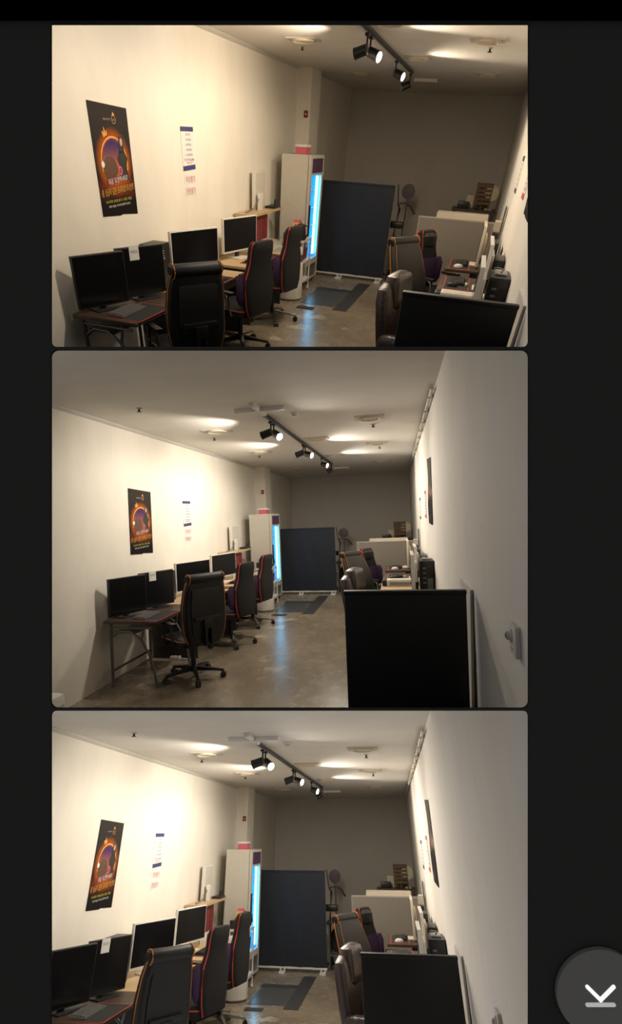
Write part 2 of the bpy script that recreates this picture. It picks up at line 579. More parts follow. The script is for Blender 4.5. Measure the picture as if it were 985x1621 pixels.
def shell(rm):
    def st(name, g, m, at=(0, 0, 0)):
        return one(rm, name, None, None, at, g, m, kind='structure', smooth=False)
    Y0, Y1 = -14.0, YB + 0.5
    st('floor', G().box(XL - 0.1, XR + 0.1, Y0 - 0.6, Y1 + 1.0, -0.1, 0), FLOOR)
    st('ceiling', G().box(XL - 0.1, XR + 0.1, Y0 - 0.6, Y1 + 1.0, H, H + 0.1), CEIL)
    st('wall_left', G().box(XL - 0.1, XL, Y0, Y1 + 1.6, 0, H), WALL)
    # right wall: lamp light reaches it as far as the dark end of the hall
    st('wall_right', G().box(XR, XR + 0.1, Y0, Y1 + 0.3, 0, H), WALLR)
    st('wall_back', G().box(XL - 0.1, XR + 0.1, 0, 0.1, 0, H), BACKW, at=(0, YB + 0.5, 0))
    st('pillar', G().box(0, 0.218, 0, 0.52, 0, H), WALL, at=(XL, 7.0, 0))
    st('trim_1', G().loft([[(0, y, 0), (0.030, y, 0), (0.030, y, -0.012), (0.012, y, -0.034), (0, y, -0.034)] for y in (Y0, 6.95)]), CEILP, at=(XL, 0, H))


def conduit(rm):
    t = Thing(rm, 'ceiling_conduit', 'thin white conduit clipped along the ceiling above the right wall', 'pipe', (XR - 0.030, 0.9, H - 0.04))
    t.part('pipe', G().tube([(0, 0, 0), (0, 4, 0), (0, 9, 0)], 0.016, 8), CEILP)
    for y in (0.3, 0.95, 1.6, 2.25, 2.9, 3.6, 4.4, 5.2):
        t.part('clip', G().box(-0.02, 0.03, y, y + 0.02, -0.02, 0.022), AGED)
    t.end()


def ring_poster(rm):
    t = Thing(rm, 'wall_poster', 'large black poster with fiery ring and golden headline on left wall', 'poster', (XL + 0.001, 1.915, 1.285))
    w, h = 0.535, 0.755
    t.part('sheet', G().poly([(-w / 2, 0.008), (0, -0.004), (0.02, 0.004), (w / 2, -0.012), (w / 2, h - 0.012), (-w / 2, h + 0.012)], 0.004), POSTER, smooth=False)
    # emblem and maker's name at the head
    g = G().text('PRAGMATIC', -0.035, 0.662, 0.014, 0.105).text('PLAY', 0.055, 0.660, 0.014, 0.045)
    t.part('maker_name', g, WHITEINK, smooth=False)
    t.part('emblem', G().ring(0.06, 0.662, 0.028, 0.028, 0.003, 0.004).poly([(0.042, 0.688), (0.078, 0.688), (0.060, 0.712)], 0.001, 0.004), FLAME, smooth=False)
    t.part('ring', G().ring(0.0, 0.375, 0.195, 0.18, 0.014, 0.0045, radians(-20), radians(200)), FLAME, smooth=False)
    t.part('flame_crest', G().poly([(-0.115, 0.545), (-0.065, 0.56), (-0.055, 0.60), (-0.078, 0.575), (-0.10, 0.615), (-0.105, 0.575), (-0.135, 0.585)], 0.001, 0.005), FLAME, smooth=False)
    # plain stand-ins for the picture inside the ring
    t.part('dark_blob', G().poly([(-0.17 + 0.10 + 0.10 * cos(a) * 1.0, 0.335 + 0.085 * sin(a)) for a in [2 * pi * i / 16 for i in range(16)]], 0.001, 0.005), mat('brown_ink', (0.10, 0.038, 0.018), 0.5, var=0.6, scale=40), smooth=False)
    t.part('figure_dress', G().poly([(0.05, 0.26), (0.19, 0.25), (0.165, 0.35), (0.195, 0.40), (0.155, 0.455), (0.085, 0.455), (0.045, 0.40), (0.07, 0.35)], 0.001, 0.006), DARKINK, smooth=False)
    t.part('figure_hair', G().poly([(0.085, 0.44), (0.155, 0.44), (0.16, 0.52), (0.14, 0.555), (0.105, 0.555), (0.085, 0.52)], 0.001, 0.006), DARKINK, smooth=False)
    t.part('figure_face', G().poly([(0.122 + 0.019 * cos(a), 0.515 + 0.027 * sin(a)) for a in [2 * pi * i / 12 for i in range(12)]], 0.001, 0.0075), SKIN, smooth=False)
    t.part('swirl', G().ring(0.065, 0.32, 0.032, 0.032, 0.012, 0.007).ring(0.065, 0.32, 0.012, 0.012, 0.006, 0.007), PINK, smooth=False)
    t.part('banner', G().poly([(-0.15, 0.215), (0.17, 0.255), (0.18, 0.30), (-0.15, 0.262)], 0.001, 0.006), CRIMSON, smooth=False)
    words(t, 'banner_lettering', '지금 도전하세요!', 0.018, 0.258, 0.040, 0.30, 0.008, 0.10, WHITEINK)
    words(t, 'headline', '총 상금이 걸린 프리미엄 토너먼트', 0.0, 0.185, 0.052, 0.49, 0.0065, 0.07, GOLDINK)
    words(t, 'small_print', '다이내믹한 승부를 즐기는 새로운 게임!', -0.005, 0.110, 0.022, 0.40, 0.005, 0.03, YELLOWINK)
    words(t, 'small_print', '화려한 게임을 시작하세요 RTP 및 공정성', -0.005, 0.075, 0.017, 0.33, 0.005, 0.03, WHITEINK)
    t.part('spark', G().poly([(-0.20, 0.375), (-0.172, 0.392), (-0.15, 0.37), (-0.165, 0.345), (-0.195, 0.35)], 0.001, 0.0075), WHITEINK, smooth=False)
    t.end()


def notices(rm):
    t = Thing(rm, 'wall_notice', 'white notice sheet with navy bars above and below on left wall', 'notice', (XL + 0.001, 3.278, 1.575))
    w, h = 0.272, 0.362
    t.part('sheet', G().poly([(-w / 2, 0), (w / 2, 0.01), (w / 2 - 0.01, h), (-w / 2 - 0.01, h - 0.002)], 0.003), PAPER, smooth=False)
    t.part('bar', G().poly([(-w / 2 - 0.012, h - 0.038), (w / 2 - 0.008, h - 0.036), (w / 2 - 0.010, h + 0.002), (-w / 2 - 0.012, h)], 0.002, 0.003), NAVYINK, smooth=False)
    t.part('bar', G().poly([(-w / 2 + 0.002, -0.004), (w / 2 + 0.004, 0.008), (w / 2 + 0.004, 0.048), (-w / 2, 0.036)], 0.002, 0.003), NAVYINK, smooth=False)
    t.part('heading', G().text('공지사항', 0.0, 0.300, 0.024, 0.11), REDINK, smooth=False)
    g = G()
    for i, (s, ww) in enumerate((('1. 외상 절대', 0.13), ('2. 대리 절대', 0.13), ('3. 욕설 절대', 0.14), ('4. 음식물 반입', 0.16), ('모두 지켜 주세요 제발', 0.22))):
        g.text(s, 0.002 * i, 0.258 - 0.042 * i, 0.022, ww)
    t.part('lettering', g, BLACKINK, smooth=False)
    t.part('closing_line', G().text('"퇴실 조치"', 0.01, 0.064, 0.022, 0.14), REDINK, smooth=False)
    t.end()
    for z, s in ((1.454, '외상불가'), (1.349, '환불불가')):
        t = Thing(rm, 'small_notice', 'narrow strip with red lettering %s the navy barred notice' % ('just below' if z > 1.4 else 'second below'), 'notice', (XL + 0.001, 3.290, z))
        t.part('sheet', G().poly([(-0.128, 0), (0.13, 0.006), (0.128, 0.086), (-0.13, 0.084)], 0.002), PAPER, smooth=False)
        t.part('lettering', G().text(s, 0, 0.043, 0.058, 0.21), PINKINK, smooth=False)
        t.end()
    # right wall
    t = Thing(rm, 'wall_notice', 'white notice strip with red bars above and below on right wall', 'notice', (XR - 0.001, 3.09, 1.572), pi)
    w, h = 0.30, 0.345
    t.part('sheet', G().poly([(-w / 2, 0), (w / 2, 0), (w / 2, h), (-w / 2, h)], 0.003), PAPER, smooth=False)
    for a, b in ((0, 0.042), (h - 0.042, h)):
        t.part('bar', G().poly([(-w / 2, a), (w / 2, a), (w / 2, b), (-w / 2, b)], 0.002, 0.003), REDINK, smooth=False)
    g = G()
    for i in range(6):
        g.text('입금 계좌 안내', 0, 0.275 - 0.04 * i, 0.026, 0.22)
    t.part('lettering', g, BLACKINK, smooth=False)
    t.end()
    t = Thing(rm, 'wall_notice', 'narrow white sheet with black bars above and below on right wall', 'notice', (XR - 0.001, 4.59, 1.535), pi)
    w, h = 0.36, 0.335
    t.part('sheet', G().poly([(-w / 2, 0), (w / 2, 0), (w / 2, h), (-w / 2, h)], 0.003), PAPER, smooth=False)
    for a, b in ((0, 0.045), (h - 0.045, h)):
        t.part('bar', G().poly([(-w / 2, a), (w / 2, a), (w / 2, b), (-w / 2, b)], 0.002, 0.003), BLACKINK, smooth=False)
    g = G()
    for i in range(5):
        g.text('이용 요금 안내', 0, 0.26 - 0.045 * i, 0.030, 0.28)
    t.part('lettering', g, BLACKINK, smooth=False)
    t.end()


def dark_poster(rm):
    """hangs on the right wall, one edge curling off it"""
    w, h = 0.52, 0.72
    n = 12
    def curl(u, z):
        return 0.004 + 0.010 * max(0, -u / w * 2) * (0.5 + 0.5 * sin(9 * z)) + 0.006 * (sin(14 * z) * 0.5 + 0.5) * (u + w / 2)
    rows = []
    for i in range(n + 1):
        z = h * i / n
        rows.append([(curl(u, z), u, z + (0.010 if u < 0 else 0) * (1 - i / n) + 0.03 * (-u / w) * (i / n)) for u in (-w / 2, -w / 4, 0, w / 4, w / 2)])
    g = G()
    f = [p for r in rows for p in r]
    bk = [(p[0] - 0.003, p[1], p[2]) for p in f]
    m = len(f)
    fs = []
    for i in range(n):
        for j in range(4):
            a = i * 5 + j
            fs.append((a, a + 1, a + 6, a + 5)); fs.append((m + a, m + a + 5, m + a + 6, m + a + 1))
    for i in range(n):
        for j in (0, 4):
            a = i * 5 + j
            fs.append((a, a + 5, m + a + 5, m + a))
    for j in range(4):
        for i in (0, n):
            a = i * 5 + j
            fs.append((a, a + 1, m + a + 1, m + a))
    g.add(f + bk, fs)
    one(rm, 'wall_poster', 'dark rippled poster with pale and reddish figures on scuffed right wall', 'poster', (XR - 0.002, 2.085, 1.512), g, POSTER2, yaw=pi)


def wall_switch(rm):
    t = Thing(rm, 'wall_control', 'white square wall box with a round dial on right wall', 'switch', (XR, ENTRY[rm.tag][1], 1.19), pi)
    t.part('plate', G().rbox(0, 0.012, -0.034, 0.034, 0, 0.100, 0.003), WHITE)
    t.part('dial', dial(), WHITE)
    t.part('dial_centre', G().tube([(0.028, 0, 0.058), (0.031, 0, 0.058)], 0.008, 12), GREYM)
    t.part('slot', G().box(0.012, 0.0135, -0.020, 0.020, 0.016, 0.019), GREYM)
    t.part('second_plate', G().rbox(0, 0.016, 0.036, 0.075, 0.0, 0.100, 0.003), WHITE)
    t.end()


def dial():
    return G().tube([(0.010, 0, 0.058), (0.018, 0, 0.058), (0.020, 0, 0.058), (0.029, 0, 0.058)], [0.022, 0.022, 0.014, 0.013], 18)


# ---------------------------------------------------------------- ceiling
def diffuser(rm, x, y, far=False):
    where = {(-2.10, 2.32): 'left of the track near the long poster wall', (-0.235, 2.21): 'near the dark poster on the right wall',
             (-1.05, 3.49): 'beside the twin spotlights', (-0.235, 4.37): 'above the right desk row',
             (-2.145, 4.52): 'above the third left desk', (-1.045, 5.69): 'beside the third spotlight',
             (-0.24, 7.2): 'at the dark right end', (-2.147, 7.6): 'at the dark left end'}[(x, y)]
    t = Thing(rm, 'ceiling_vent', 'square ceiling vent ' + where, 'vent', (x, y, H), group='ceiling vents')
    t.part('plate', G().box(-0.165, 0.165, -0.125, 0.125, -0.010, 0), CEILP)
    t.part('ring', G().lathe([(0.125, -0.010), (0.125, -0.024), (0.108, -0.028), (0.100, -0.014), (0.1, -0.010)], n=28), AGED)
    t.part('gap', G().lathe([(0.100, -0.0135), (0.086, -0.0135), (0.086, -0.011), (0.1, -0.011)], n=28, cap=False), DARKGAP)
    t.part('dish', G().lathe([(0.086, -0.010), (0.084, -0.020), (0.05, -0.024), (0.0, -0.025)], n=28), CEILP)
    t.end()


def sprinkler(rm, x, y, where):
    t = Thing(rm, 'sprinkler_head', 'small dark ceiling sprinkler ' + where, 'sprinkler', (x, y, H), group='sprinkler heads')
    t.part('escutcheon', G().lathe([(0.028, 0), (0.026, -0.006), (0.010, -0.010)], n=14), CEILP)
    t.part('nozzle', G().lathe([(0.010, -0.008), (0.010, -0.030), (0.024, -0.034), (0.024, -0.038), (0.006, -0.040)], n=12), BLK2)
    t.end()


def cross_lamp(rm):
    t = Thing(rm, 'cross_ceiling_lamp', 'unlit white fluorescent ceiling lamp with four crossed arms', 'ceiling lamp', (-1.275, 1.25, H))
    # arm along the hall
    pr = [(-0.032, 0), (0.032, 0), (0.030, -0.030), (0.016, -0.042), (-0.016, -0.042), (-0.030, -0.030)]
    for a, b in ((-0.255, -0.03), (0.03, 0.24)):
        t.part('arm', G().loft([[(u * s, y, w) for u, w in pr] for y, s in ((a, 0.8), (a + 0.02, 1), (b - 0.02, 1), (b, 0.8))]), CLEARP)
    for a, b in ((-0.245, -0.032), (0.032, 0.262)):
        t.part('arm', G().loft([[(x, u * s * 0.75, w) for u, w in pr] for x, s in ((a, 0.8), (a + 0.02, 1), (b - 0.02, 1), (b, 0.8))]), CLEARP)
    t.part('hub', G().box(-0.034, 0.034, -0.034, 0.034, -0.044, 0), CLEARP)
    t.end()
    if True:
        t = Thing(rm, 'tube_lamp', 'unlit white tube lamp on the ceiling at the dark end of the hall', 'ceiling lamp', (-1.19, 8.1, H - 0.002))
        t.part('cover', G().box(-0.16, 0.16, -0.05, 0.05, -0.04, 0), CLEARP)
        t.part('end_cap', G().box(-0.18, -0.16, -0.05, 0.05, -0.045, 0), WHITE)
        t.part('end_cap', G().box(0.16, 0.18, -0.05, 0.05, -0.045, 0), WHITE)
        t.end()


def smoke(rm):
    t = Thing(rm, 'smoke_detector', 'round white smoke detector on the ceiling beside the track start', 'smoke detector', (-0.992, 1.637, H))
    t.part('base', G().lathe([(0.050, 0), (0.050, -0.012), (0.044, -0.018), (0.0, -0.018)], n=20), CLEARP)
    t.part('sensor_cap', G().lathe([(0.030, -0.018), (0.026, -0.034), (0.012, -0.040), (0.0, -0.040)], n=16), CEILP)
    t.end()


def beam(rm, ob, data, aim, half, soft, strength, spill=0.36):
    """throw of a spotlight: a soft edged cone with broad downward spill added as room fill"""
    data.use_nodes = True
    nt = data.node_tree
    em = nt.nodes['Emission']
    ge = nt.nodes.new('ShaderNodeNewGeometry')
    comp = []
    for a in (rm.ax, rm.ay, rm.az):
        d = nt.nodes.new('ShaderNodeVectorMath'); d.operation = 'DOT_PRODUCT'
        nt.links.new(ge.outputs['Incoming'], d.inputs[0])
        d.inputs[1].default_value = a
        comp.append(d.outputs['Value'])
    cb = nt.nodes.new('ShaderNodeCombineXYZ')
    for i in range(3):
        nt.links.new(comp[i], cb.inputs[i])
    nz = nt.nodes.new('ShaderNodeVectorMath'); nz.operation = 'NORMALIZE'; nt.links.new(cb.outputs[0], nz.inputs[0])
    dp = nt.nodes.new('ShaderNodeVectorMath'); dp.operation = 'DOT_PRODUCT'
    nt.links.new(nz.outputs[0], dp.inputs[0]); dp.inputs[1].default_value = Vector(aim).normalized()
    cone = ramp(nt, dp.outputs['Value'], cos(radians(half)), cos(radians(half - soft)))
    down = math_node(nt, 'SUBTRACT', 1.0, ramp(nt, comp[2], -0.25, 0.10))
    cone = math_node(nt, 'ADD', math_node(nt, 'MULTIPLY', cone, 0.68), math_node(nt, 'MULTIPLY', down, spill))
    st = math_node(nt, 'MULTIPLY', cone, strength)
    nt.links.new(st, em.inputs['Strength'])
    em.inputs['Color'].default_value = rm.lamp + (1,)


def spotlight(rm, x, y, aim, on, where, watts=0):
    t = Thing(rm, 'track_spotlight', 'black track spotlight ' + where, 'spotlight', (x, y, H - 0.045), group='track spotlights')
    a = Vector(aim).normalized()
    c = Vector((0.05 * a.x, 0.02 * a.y, -0.125))
    t.part('adapter', G().box(-0.018, 0.018, -0.035, 0.035, -0.02, 0.002), BLK2)
    t.part('stem', G().tube([(0, 0, -0.02), (0, 0, -0.075)], 0.009, 8), BLK2)
    t.part('yoke', G().tube([(0, -0.045, -0.12), (0, -0.045, -0.085), (0, -0.02, -0.07), (0, 0.02, -0.07), (0, 0.045, -0.085), (0, 0.045, -0.12)], 0.006, 6), BLK2)
    h = t.part('housing', G().tube([c - a * 0.062, c - a * 0.055, c + a * 0.05, c + a * 0.062], [0.034, 0.042, 0.044, 0.047], 16), BLK)
    t.part('rim', G().tube([c + a * 0.060, c + a * 0.066], [0.048, 0.048], 16), BLK2)
    t.part('lens', G().tube([c + a * 0.064, c + a * 0.069], [0.040, 0.038], 16), LENS if on else LENSOFF, label='glowing round lens' if on else 'lens')
    if watts:
        li = bpy.data.lights.new('spotlight_beam', 'POINT')
        li.energy = watts * rm.power
        li.shadow_soft_size = 0.03
        lo = bpy.data.objects.new('spotlight_beam', li)
        COL.objects.link(lo)
        q = c + a * 0.12
        lo.parent = t.root
        lo.location = q
        beam(rm, lo, li, aim, 58, 22, 1.0)
    t.end()


def track(rm):
    t = Thing(rm, 'light_track', 'long black lighting track running down the ceiling', 'light track', (-1.29, 1.561, H))
    L = 5.55
    t.part('rail', G().box(-0.018, 0.018, 0, L, -0.030, 0), BLK2)
    t.part('groove', G().box(-0.006, 0.006, 0.02, L - 0.02, -0.032, -0.028), GREYM)
    t.part('end_cap', G().box(-0.020, 0.020, -0.02, 0.0, -0.034, 0), BLK)
    t.part('end_cap', G().box(-0.020, 0.020, L, L + 0.02, -0.034, 0), BLK)
    t.end()
    W = 5.0
    spotlight(rm, -1.29, 1.80, (-1, 0.05, -0.30), False, 'near the track start, turned to the poster wall', W * 0.8)
    spotlight(rm, -1.29, 1.93, (0.62, -0.55, -0.45), True, 'near the track start, glowing lens toward the entrance', W * 0.45)
    spotlight(rm, -1.29, 3.75, (-1, 0.1, -0.30), False, 'of the middle pair, turned to the left wall', W * 1.1)
    spotlight(rm, -1.29, 3.92, (0.9, -0.35, -0.30), True, 'of the middle pair, lit lens to the right', W * 1.0)
    spotlight(rm, -1.29, 5.62, (0.9, -0.30, -0.30), True, 'alone before the track end, lit lens to the right', W * 1.0)
    spotlight(rm, -1.29, 7.02, (-0.9, -0.2, -0.35), False, 'unlit at the far end of the track')


def ceiling(rm):
    for x, y in ((-2.10, 2.32), (-0.235, 2.21), (-1.05, 3.49), (-0.235, 4.37), (-2.145, 4.52), (-1.045, 5.69), (-0.24, 7.2), (-2.147, 7.6)):
        diffuser(rm, x, y)
    for x, y, w in ((-2.323, 2.82, 'past the vent on the poster side'), (-0.211, 4.84, 'past the vent above the right desk row'), (-0.218, 2.69, 'past the vent near the dark poster'),
                    (-2.341, 0.84, 'above the dark desk by the entrance'), (-2.30, 5.0, 'past the vent above the third left desk')):
        sprinkler(rm, x, y, w)
    cross_lamp(rm); smoke(rm); track(rm)


# ---------------------------------------------------------------- furniture
def chair(rm, at, yaw, style, label, recline=0.10):
    """five-star office chair; local +x is the way the sitter faces"""
    t = Thing(rm, 'office_chair', label, 'chair', at, yaw, 'office chairs')
    big = style == 'roll'
    pipe = ORANGE if style in ('roll', 'roll2') else RED
    lea = LEATHER if style in ('roll', 'roll2') else FABRIC
    ph = radians(-60) - t.yaw
    for i in range(5):
        a = ph + 2 * pi * i / 5
        d = Vector((cos(a), sin(a), 0)); n = Vector((-sin(a), cos(a), 0))
        leg = t.part('leg', G().loft([[d * r + n * w + Vector((0, 0, z + h)), d * r - n * w + Vector((0, 0, z + h)), d * r - n * w + Vector((0, 0, z - h)), d * r + n * w + Vector((0, 0, z - h))]
                                      for r, w, z, h in ((0.03, 0.024, 0.105, 0.022), (0.2, 0.018, 0.09, 0.014), (0.315, 0.014, 0.075, 0.010))]), CHROME if style != 'roll' else BLK2, smooth=False)
        p = d * 0.31
        g = G()
        for s in (-1, 1):
            q = p + n * 0.016 * s
            g.tube([q + n * 0.010 + Vector((0, 0, 0.030)), q - n * 0.010 + Vector((0, 0, 0.030))], 0.030, 12)
        cs = t.part('caster', g, BLK)
        t.part('caster_hood', G().tube([p + Vector((0, 0, 0.036)), p + Vector((0, 0, 0.07))], [0.024, 0.012], 10), BLK, parent=cs)
    t.part('hub', G().lathe([(0.045, 0.08), (0.045, 0.12), (0.028, 0.14), (0.026, 0.30), (0.018, 0.31), (0.018, 0.37)], n=14), BLK2)
    t.part('mechanism', G().rbox(-0.11, 0.10, -0.075, 0.075, 0.345, 0.385, 0.01), BLK)
    # seat: a rounded cushion
    sw = 0.25
    out = rrect(0.50, 2 * sw, 0.09, 4)
    seat = t.part('seat', G().loft([[(0.02 + u * s, v * s, z) for u, v in out] for s, z in ((0.9, 0.375), (0.98, 0.39), (1.0, 0.42), (0.98, 0.45), (0.88, 0.465))]), lea)
    t.part('seat_piping', G().tube([(0.02 + u * 0.99, v * 0.99, 0.445) for u, v in out + out[:1]], 0.0055, 6), pipe, parent=seat)
    # backrest
    if style in ('roll', 'roll2'):
        secs = [(0.43, 0.40, 0.10), (0.52, 0.47, 0.12), (0.65, 0.50, 0.12), (0.80, 0.50, 0.11), (0.95, 0.47, 0.10), (1.03, 0.43, 0.095), (1.065, 0.40, 0.08)]
    else:
        secs = [(0.40, 0.36, 0.09), (0.50, 0.43, 0.11), (0.62, 0.45, 0.11), (0.76, 0.45, 0.10), (0.85, 0.37, 0.095), (0.90, 0.34, 0.095), (1.0, 0.35, 0.095), (1.065, 0.33, 0.085), (1.085, 0.28, 0.06)]
    xb = -0.235
    rings, edgeL, edgeR, fL, fR = [], [], [], [], []
    for z, w, d in secs:
        x = xb - recline * (z - 0.40) * 1.25 + 0.05 * sin((z - 0.4) * 3.2)
        rings.append([(x + u * 0.999, v, z) for u, v in rrect(d, w, min(0.042, d / 2.1), 3)])
        edgeL.append((x - d * 0.18, -w / 2 - 0.002, z)); edgeR.append((x - d * 0.18, w / 2 + 0.002, z))
        fL.append((x + d * 0.42, -w / 2 + 0.03, z)); fR.append((x + d * 0.42, w / 2 - 0.03, z))
    back = t.part('backrest', G().loft(rings), lea)
    t.part('piping', G().tube(edgeL, 0.0065, 6), pipe, parent=back)
    t.part('piping', G().tube(edgeR, 0.0065, 6), pipe, parent=back)
    t.part('piping', G().tube(fL, 0.006, 6), pipe, parent=back)
    t.part('piping', G().tube(fR, 0.006, 6), pipe, parent=back)
    zt = secs[-1][0]
    xt = xb - recline * (zt - 0.40) * 1.25 + 0.05 * sin((zt - 0.4) * 3.2)
    if style in ('roll', 'roll2'):
        wd = 0.215
        hr = t.part('head_roll', G().tube([(xt - 0.01, -wd, zt + 0.005), (xt - 0.01, -wd + 0.02, zt + 0.008), (xt - 0.01, wd - 0.02, zt + 0.008), (xt - 0.01, wd, zt + 0.005)], [0.040, 0.050, 0.050, 0.040], 14), LEATHER)
        for s in (-1, 1):
            ring = [(xt - 0.01 + 0.051 * cos(q), s * (wd - 0.018), zt + 0.008 + 0.051 * sin(q)) for q in [2 * pi * i / 14 for i in range(15)]]
            t.part('roll_piping', G().tube(ring, 0.006, 6), pipe, parent=hr)
        # stitched panel and bracket at the back of the chair
        def xrear(z):
            i = min(range(len(secs)), key=lambda j: abs(secs[j][0] - z))
            zz, w, d = secs[i]
            return xb - recline * (zz - 0.40) * 1.25 + 0.05 * sin((zz - 0.4) * 3.2) - d / 2
        bp = t.part('back_panel', G().loft([[(xrear(z) - o, u * sc, z) for u in (-0.175, -0.165, 0.165, 0.175)] for z, sc, o in ((0.50, 0.85, 0.0), (0.52, 0.95, 0.010), (0.65, 1.0, 0.010), (0.80, 1.02, 0.010), (0.95, 0.95, 0.010), (0.985, 0.85, 0.0))], cap=False, closed=False), LEATHER)
        br = t.part('bracket_bar', G().rbox(xrear(0.65) - 0.035, xrear(0.65) - 0.005, -0.15, 0.15, 0.655, 0.695, 0.006), BLK2)
        t.part('bracket_clamp', G().rbox(xrear(0.6) - 0.05, xrear(0.6) - 0.002, -0.055, 0.055, 0.57, 0.67, 0.008), BLK2)
        for s in (-1, 1):
            t.part('bracket_arm', G().rbox(xrear(0.5) - 0.045, xrear(0.5) + 0.0, s * 0.035 - 0.012, s * 0.035 + 0.012, 0.40, 0.60, 0.005), BLK2)
    else:
        t.part('lumbar_panel', G().loft([[(xb + 0.085 + o, u * w, z) for u in (-1, -0.8, 0.8, 1)] for z, w, o in ((0.50, 0.13, -0.02), (0.56, 0.16, 0.0), (0.70, 0.17, -0.015), (0.80, 0.15, -0.035))], cap=False, closed=False), PURPLE)
        t.part('head_cushion', G().loft([[(xt + 0.05 + u * 0.06 * s, v * 0.15 * s, z) for u, v in [(cos(q), sin(q)) for q in [2 * pi * i / 12 for i in range(12)]]] for s, z in ((0.5, 0.90), (0.95, 0.93), (1, 0.98), (0.95, 1.03), (0.5, 1.06))]), LEATHER)
        t.part('wing', G().loft([[(xb + 0.06 + u * 0.05 * s, 0.205 + v * 0.05 * s, z) for u, v in [(cos(q), sin(q)) for q in [2 * pi * i / 10 for i in range(10)]]] for s, z in ((0.4, 0.5), (1, 0.56), (1, 0.74), (0.4, 0.80))]), PURPLE)
        t.part('wing', G().loft([[(xb + 0.06 + u * 0.05 * s, -0.205 + v * 0.05 * s, z) for u, v in [(cos(q), sin(q)) for q in [2 * pi * i / 10 for i in range(10)]]] for s, z in ((0.4, 0.5), (1, 0.56), (1, 0.74), (0.4, 0.80))]), PURPLE)
    for s in (-1, 1):
        y = s * 0.275
        arm = t.part('armrest', G().tube([(-0.10, s * 0.18, 0.39), (-0.09, y, 0.40), (-0.06, y, 0.55), (-0.04, y, 0.60), (0.03, y, 0.61), (0.08, y, 0.58), (0.09, y, 0.45), (0.08, y * 0.98, 0.40), (0.07, s * 0.18, 0.385)], 0.012, 8), BLK2 if big else CHROME)
        t.part('arm_pad', G().rbox(-0.13, 0.12, y - 0.03, y + 0.03, 0.605, 0.632, 0.01), BLK, parent=arm)
    t.end()


def keyboard(rm, at, yaw, label, keys=KEYS, body=BLK, L=0.42):
    t = Thing(rm, 'keyboard', label, 'keyboard', at, yaw, 'keyboards')
    t.part('body', G().loft([[(x, y * L / 2, z) for y, z in ((-1, 0), (1, 0), (1, h), (-1, h))] for x, h in ((-0.075, 0.022), (0.075, 0.012))]), body, smooth=False)
    g = G()
    for i in range(5):
        n = 15
        for j in range(n):
            x = -0.062 + i * 0.026
            y = -L / 2 + 0.014 + j * (L - 0.028) / n
            z = 0.0205 - 0.0667 * (x + 0.075)
            g.box(x, x + 0.020, y, y + (L - 0.028) / n - 0.004, z, z + 0.008)
    t.part('keys', g, keys, smooth=False, kind='stuff')
    t.end()


def desk_pad(rm, at, w, l, label):
    t = Thing(rm, 'desk_pad', label, 'desk pad', at, 0, 'desk pads')
    t.part('cloth', G().box(-w / 2, w / 2, -l / 2, l / 2, 0, 0.003), PAD, smooth=False)
    e = 0.006
    g = G().box(-w / 2 - e, -w / 2, -l / 2 - e, l / 2 + e, 0, 0.004).box(w / 2, w / 2 + e, -l / 2 - e, l / 2 + e, 0, 0.004)
    g.box(-w / 2, w / 2, -l / 2 - e, -l / 2, 0, 0.004).box(-w / 2, w / 2, l / 2, l / 2 + e, 0, 0.004)
    t.part('red_edge', g, RED, smooth=False)
    t.end()


def monitor(rm, at, yaw, w, z0, z1, frame, label, note=False, stand=True, blueish=False):
    """at: foot of the stand on the desk; screen faces local +x"""
    t = Thing(rm, 'monitor', label, 'monitor', at, yaw, 'monitors')
    h = z1 - z0
    t.part('frame', G().rbox(-0.022, 0.012, -w / 2, w / 2, z0, z1, 0.004), frame)
    b = 0.012 if frame is not BLK else 0.008
    t.part('screen', G().box(0.010, 0.014, -w / 2 + b, w / 2 - b, z0 + b * 1.8, z1 - b), SCREEN, smooth=False)
    t.part('rear_bulge', G().rbox(-0.055, -0.015, -w * 0.3, w * 0.3, z0 + h * 0.2, z1 - h * 0.25, 0.02), frame)
    if stand:
        t.part('neck', G().rbox(-0.065, -0.035, -0.03, 0.03, 0.008, z0 + h * 0.35, 0.006), frame if frame is BLK else BLK2)
        t.part('foot', G().rbox(-0.11, 0.08, -0.12, 0.12, 0, 0.010, 0.004), frame)
    if note:
        p = t.part('note', G().box(0.014, 0.0165, -w / 2 + 0.125, -w / 2 + 0.222, z1 - 0.100, z1 + 0.004), PAPER, smooth=False, label='white paper note with handwriting')
        t.part('handwriting', G().text('후이즈유', -w / 2 + 0.173, z1 - 0.035, 0.026, 0.07, 0.0172), BLACKINK, smooth=False, parent=p)
    t.end()


def panel_desk(rm, y0, y1, label, extra=False):
    """pale topped desk with black side panels standing along the left wall"""
    x0, x1, z = XL + 0.008, -2.335, 0.66
    t = Thing(rm, 'panel_desk', label, 'desk', (x0, y0, 0), 0, 'panel desks on the left wall')
    W, L = x1 - x0, y1 - y0
    t.part('top', G().rbox(0, W, 0, L, z - 0.028, z, 0.004), TAN)
    t.part('edge_band', G().box(W - 0.001, W + 0.003, 0.002, L - 0.002, z - 0.026, z - 0.003), DKWOOD, smooth=False)
    for a in (0.01, L - 0.035):
        t.part('side_panel', G().box(0.02, W - 0.03, a, a + 0.025, 0, z - 0.028), PANELB, smooth=False)
    t.part('front_rail', G().box(W - 0.09, W - 0.06, 0.035, L - 0.035, z - 0.13, z - 0.028), PANELB, smooth=False)
    t.part('back_panel', G().box(0.05, 0.07, 0.035, L - 0.035, 0.22, z - 0.028), PANELB, smooth=False)
    t.part('foot_rail', G().box(0.16, 0.20, 0.035, L - 0.035, 0.16, 0.20), GREYM, smooth=False)
    t.end()


